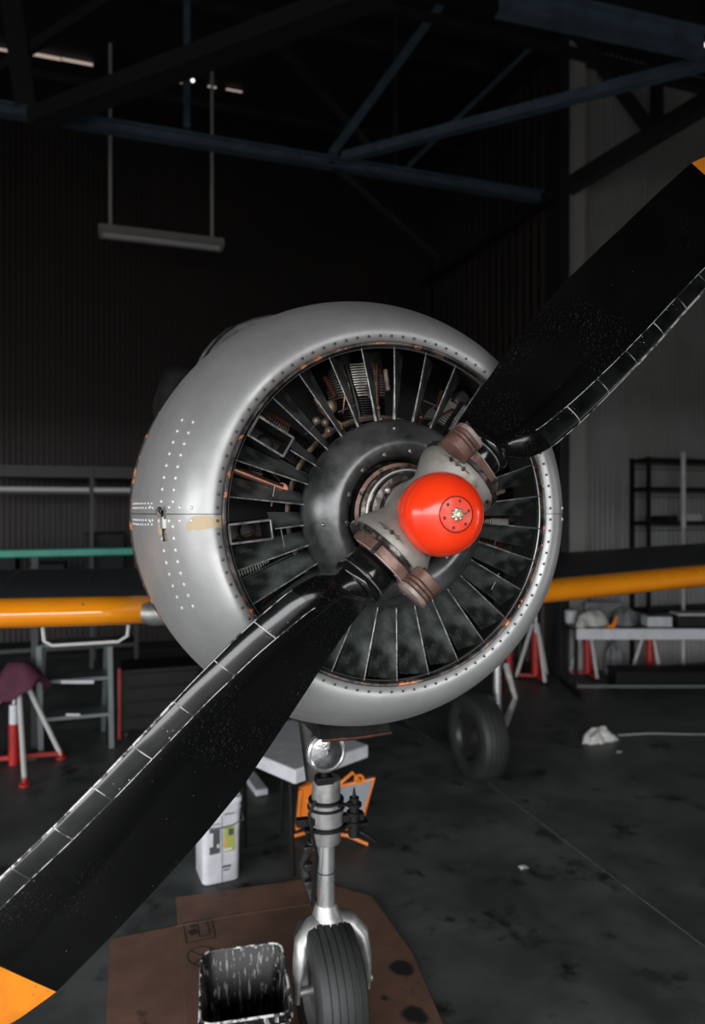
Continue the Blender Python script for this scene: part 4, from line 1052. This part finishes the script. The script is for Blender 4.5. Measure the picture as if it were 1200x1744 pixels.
# green rail on trestles beyond the left wing
GY = 5.2
ga, gb = atY(-120, 946, GY), atY(262, 938, GY)
gr = thing('green_rail', 'long green rail on trestle posts beyond the left wing', 'rail', ((ga.x+gb.x)/2, GY, 0))
z = (ga.z+gb.z)/2
MB().beam((ga.x, GY, ga.z), (gb.x, GY, gb.z), .07, .075).build('rail_bar', M['green'], gr, org=gr.location, bevel=.012)
for x in (ga.x+.15, (ga.x+gb.x)/2-.1):
    zz = ga.z+(gb.z-ga.z)*(x-ga.x)/(gb.x-ga.x)-.03
    MB().box((x, GY, zz/2), (.06, .06, zz)).box((x, GY, .02), (.08, .5, .04)).build('post', M['truss_dark'], gr, org=gr.location)
# tall dark racking with pale shelf edge against the far wall
KY = 8.6
ka, kb = atY(-60, 832, KY), atY(152, 836, KY); kc, kd = atY(160, 836, KY), atY(232, 836, KY)
rk = thing('storage_rack', 'long dark storage rack with a pale front edge by the far left wall', 'rack', ((ka.x+kd.x)/2, KY+.3, 0))
zt = ka.z
for (a, c) in ((ka, kb), (kc, kd)):
    MB().box(((a.x+c.x)/2, KY, zt), (c.x-a.x, .04, .055)).build('shelf_edge', M['light_grey'], rk, org=rk.location)
for zz in (zt+.25, zt-.04, 1.15, .3):
    MB().box(((ka.x+kd.x)/2, KY+.32, zz), (kd.x-ka.x+.05, .58, .05 if zz < zt else .16)).build('shelf', M['truss_dark'], rk, org=rk.location)
for x in (ka.x, kb.x+.03, kd.x):
    for dy in (.03, .6): MB().box((x, KY+dy, (zt+.3)/2), (.05, .05, zt+.3)).build('upright', M['truss_dark'], rk, org=rk.location)
# dark crates on the rack
rcr = random.Random(11)
for i, (x, w, h_, d_) in enumerate(((ka.x+.35, .5, .45, 'tall black crate at the far left end of the storage rack'), (ka.x+1.0, .45, .30, 'low black crate beside the tall one on the storage rack'), (kd.x-.42, .52, .72, 'tallest black crate at the right end of the storage rack'))):
    o = MB().box((x, KY+.32, 1.175+h_/2+.001), (w, .4, h_)).box((x, KY+.32, 1.175+h_), (w+.03, .43, .03)).build('crate', M['black'], org=(x, KY+.32, 1.176), bevel=.01)
    tag(o, d_, 'crate', 'black crates on the storage rack')

# ================================================================== RIGHT BACKGROUND
# work table, standing square to the aisle (parallel to RR)
TH = .80
t0 = atZ(978, 1070, TH)
def TP(u, v, z): return Vector((t0.x, t0.y, 0)) + RR*u + FF*v + UU*z
R3 = Matrix.Rotation(-YAW, 3, 'Z')
def tbox(b, u, v, z, d, m=None): return b.box(TP(u, v, z), d, R3, m)
TL, TD = 2.6, .52
wt2 = thing('work_table', 'black metal-framed work table with a white front edge under the right wing', 'table', TP(TL/2, TD/2, 0))
tbox(MB(), TL/2, TD/2+.02, TH-.02, (TL, TD, .035)).build('tabletop', M['eng_dark'], wt2, org=wt2.location, bevel=.004)
tbox(MB(), TL/2+.02, -.005, TH-.07, (TL, .03, .13)).build('front_edge', M['white'], wt2, org=wt2.location, bevel=.006)
for u in (.03, TL-.03):
    for v in (.04, TD-.04):
        tbox(MB(), u, v, (TH-.04)/2, (.045, .045, TH-.04)).build('leg', M['black'], wt2, org=wt2.location, bevel=.004)
tbox(MB(), TL/2, .0, .10, (TL-.06, .03, .035)).build('stretcher', M['grey_paint'], wt2, org=wt2.location)
tbox(MB(), .03, TD/2-.1, .03, (.06, .75, .05)).build('foot_bar', M['black'], wt2, org=wt2.location)
TT = TH+.001
def U(px): return (px-978)*(8.35/FPX)
def heap(name, label, cat, c, s, m, seed, grp=None, n=10, rough=1.):
    r_ = random.Random(seed); rows = []; ph = [r_.uniform(0, 6) for _ in range(5)]
    for i in range(n+1):
        t = i/n; row = []
        for k in range(30):
            q = 2*PI*k/30; w = 1+rough*(.13*math.sin(3*q+ph[0])+.08*math.sin(5*q+ph[1]+t*3)+.05*math.sin(9*q+ph[2]))
            rr = math.cos(t*PI/2)**.6*w; zz = math.sin(t*PI/2)*(1+rough*(.15*math.sin(2*q+ph[3])+.12*math.sin(5*q+ph[4]))*(1-t))
            row.append(Vector((c[0]+s[0]*rr*math.cos(q)+r_.uniform(-1, 1)*.012*rough*(1-t), c[1]+s[1]*rr*math.sin(q), c[2]+s[2]*max(0, zz)*(1-.35*rough*(1-abs(math.sin(q*1.5+ph[1])))*t))))
        rows.append(row)
    o = MB().grid(rows, wrap=True, caps=True).build(name, M[m], org=c, sharp=2); return tag(o, label, cat, grp)
heap('folded_cloth', 'pale grey cloth heaped on the left half of the work table', 'cloth', TP(U(1022), .22, TT), (.20, .12, .19), 'light_grey', 2)
heap('cloth_bundle', 'darker grey cloth bundle in the middle of the work table', 'cloth', TP(U(1076), .26, TT), (.15, .12, .22), 'cloth_grey', 3)
heap('rag', 'small crumpled white rag at the left front of the work table', 'rag', TP(U(992), .05, TT), (.06, .04, .10), 'paper', 4)
c = TP(.09, .42, TT); o = MB().lathe([(0, .001), (0, .07), (.14, .08), (.16, .07), (.16, .001)], c, 20, axis='Z').build('plastic_tub', M['white_dirty'], org=c); tag(o, 'small pale tub at the left back corner of the work table', 'tub')
c = TP(U(1048), .05, TT)
b = MB().path([c+RR*-.03+UU*.02, c+UU*.05, c+RR*.03+UU*.14], [.028, .024, .016], 10).box(c+RR*-.05+UU*.016, (.10, .05, .032), R3)
tag(b.build('hand_drill', M['orange'], org=c), 'small orange hand tool lying on the work table front', 'tool')
c = TP(U(1128), .2, TT); b = MB().box(c+UU*.06, (.30, .2, .12), R3).box(c+UU*.125, (.22, .14, .01), R3, m=M['label_d']); tag(b.build('parts_tray', M['white_dirty'], org=c, bevel=.01), 'white parts box on the right half of the work table', 'box')
c = TP(U(1190), .2, TT); b = MB().box(c+UU*.15, (.46, .24, .025), R3).box(c+UU*.07, (.44, .22, .14), R3, m=M['eng_dark']); tag(b.build('tool_case', M['light_grey'], org=c, bevel=.004), 'dark tool case with pale lid at the right end of table', 'case')
c = TP(U(1050), .455, TT); o = MB().box(c+UU*.13, (.5, .1, .26), R3).build('cardboard_box', M['cloth_grey'], org=c, bevel=.006); tag(o, 'low grey box behind the cloth heaps on the work table', 'box')
# things under and behind the table
def jack_stand(c, sc, grp, label):
    j = thing('tripod_jack', label, 'jack', (c.x, c.y, 0), grp)
    k = lambda p: (c.x+p[0]*sc, c.y+p[1]*sc, p[2]*sc)
    MB().tube(k((0, 0, .06)), k((0, 0, .62)), .055*sc, n=16).build('cylinder', M['red_paint'], j, org=j.location)
    MB().tube(k((0, 0, .62)), k((0, 0, .86)), .022*sc, n=12).build('ram', M['chrome'], j, org=j.location)
    for q in (.4, 2.5, 4.6):
        e = (.25*math.cos(q), .25*math.sin(q)); MB().tube(k((.04*math.cos(q), .04*math.sin(q), .74)), k((e[0], e[1], .03)), .022*sc, n=8).build('leg', M['light_grey'], j, org=j.location)
        MB().beam(k((0, 0, .06)), k((e[0], e[1], .05)), .04*sc, .03*sc).build('base_arm', M['red_paint'], j, org=j.location)
        MB().lathe([(0, .045*sc), (.02*sc, .045*sc), (.03*sc, .02*sc)], k((e[0], e[1], 0)), 10, axis='Z').build('foot', M['black'], j, org=j.location)
    return j
jack_stand(atD(1000, 1140, 9.15), .95, 'tripod jacks behind the work table', 'red tripod jack behind the left end of the work table')
jack_stand(atD(1106, 1140, 9.05), .95, 'tripod jacks behind the work table', 'red tripod jack behind the middle of the work table')
jack_stand(atZ(912, 1158), 1.0, None, 'red tripod jack standing just behind the right main wheel')
o = atD(866, 1160, 9.0); tag(MB().tube((o.x, o.y, .002), (o.x, o.y, .5), .05, n=18).ball((o.x, o.y, .5), .05, 6, sc=(1, 1, .6)).tube((o.x, o.y, .50), (o.x, o.y, .56), .016, n=8, m=M['alu']).build('gas_bottle', M['red_paint'], org=(o.x, o.y, 0)), 'slim red gas bottle left of the jack behind main wheel', 'bottle')
c = atD(1046, 1150, 9.2); c.z = .001; heap('sack', 'grey sack slumped on the floor behind the work table', 'sack', c, (.13, .12, .48), 'cloth_grey', 8)
c = TP(1.55, .26, .0); o = MB().box(c+UU*.13, (2.0, .30, .23), R3).box(c+UU*.25, (2.04, .34, .02), R3).build('long_case', M['black'], org=c, bevel=.01); tag(o, 'long low black case lying under the work table', 'case')
c = atZ(1018, 1262); c.z = .001; heap('crumpled_rag', 'crumpled white rag on the floor under the table corner', 'rag', c, (.15, .09, .13), 'paper', 12, rough=2.2)
s0, s1 = atZ(1052, 1252, .004), atZ(1235, 1250, .004)
o = MB().path([s0, s0.lerp(s1, .3)+Vector((0, .03, .006)), s0.lerp(s1, .7)+Vector((0, -.01, .003)), s1], [.02, .016, .012, .010], 8, flat=.35).build('plastic_strip', M['paper'], org=s0); tag(o, 'thin pale strip lying on the floor beside the crumpled rag', 'strip')
# shelf unit on the corrugated wall with white pole in front
SY = YR-.38
s0, s1 = atY(1104, 778, SY), atY(1290, 778, SY); zb = 0
sh = thing('shelf_unit', 'black metal shelf unit against the pale corrugated wall at right', 'shelf', ((s0.x+s1.x)/2, SY+.15, 0))
for x in (s0.x, s1.x):
    for dy in (0, .32): MB().box((x, SY+dy, s0.z/2), (.05, .04, s0.z)).build('upright', M['black'], sh, org=sh.location)
for py in (784, 833, 891, 975, 1040):
    z = atY(1150, py, SY).z; MB().box(((s0.x+s1.x)/2, SY+.16, z), (s1.x-s0.x, .34, .05)).build('shelf', M['black'], sh, org=sh.location)
    if py < 900:
        for dd in (-18, -11): 
            zz = atY(1150, py+dd+24, SY).z; MB().box(((s0.x+s1.x)/2, SY+.32, zz), (s1.x-s0.x, .012, .012)).build('back_wire', M['black'], sh, org=sh.location)
zz = atY(1150, 891, SY).z+.026
for i, (px, w, h_, m, d) in enumerate(((1140, .34, .07, 'black', 'flat black case on the middle shelf left of the white pole'), (1185, .26, .10, 'light_grey', 'pale grey box on the middle shelf right of the white pole'))):
    x = atY(px, 880, SY).x; o = MB().box((x, SY+.14, zz+h_/2), (w, .22, h_)).box((x, SY+.14, zz+h_), (w*.6, .1, .012)).build('box', M[m], org=(x, SY+.14, zz), bevel=.008); tag(o, d, 'box')
pb = atZ(1163, 1150); pt_ = atD(1163, 770, (pb-CAM).dot(FF))
wpole = thing('white_pole', 'tall white pole on a dark base in front of the shelf unit', 'pole', (pb.x, pb.y, 0))
MB().tube((pb.x, pb.y, .03), (pb.x, pb.y, 2.05), .022, n=12).build('lower_tube', M['light_grey'], wpole, org=wpole.location)
MB().tube((pb.x, pb.y, 2.0), (pb.x, pb.y, pt_.z), .034, n=12).build('upper_tube', M['white'], wpole, org=wpole.location)
MB().lathe([(0, .001), (0, .12), (.02, .11), (.04, .04), (.06, .03)], (pb.x, pb.y, 0), 20, axis='Z').build('base', M['black'], wpole, org=wpole.location)
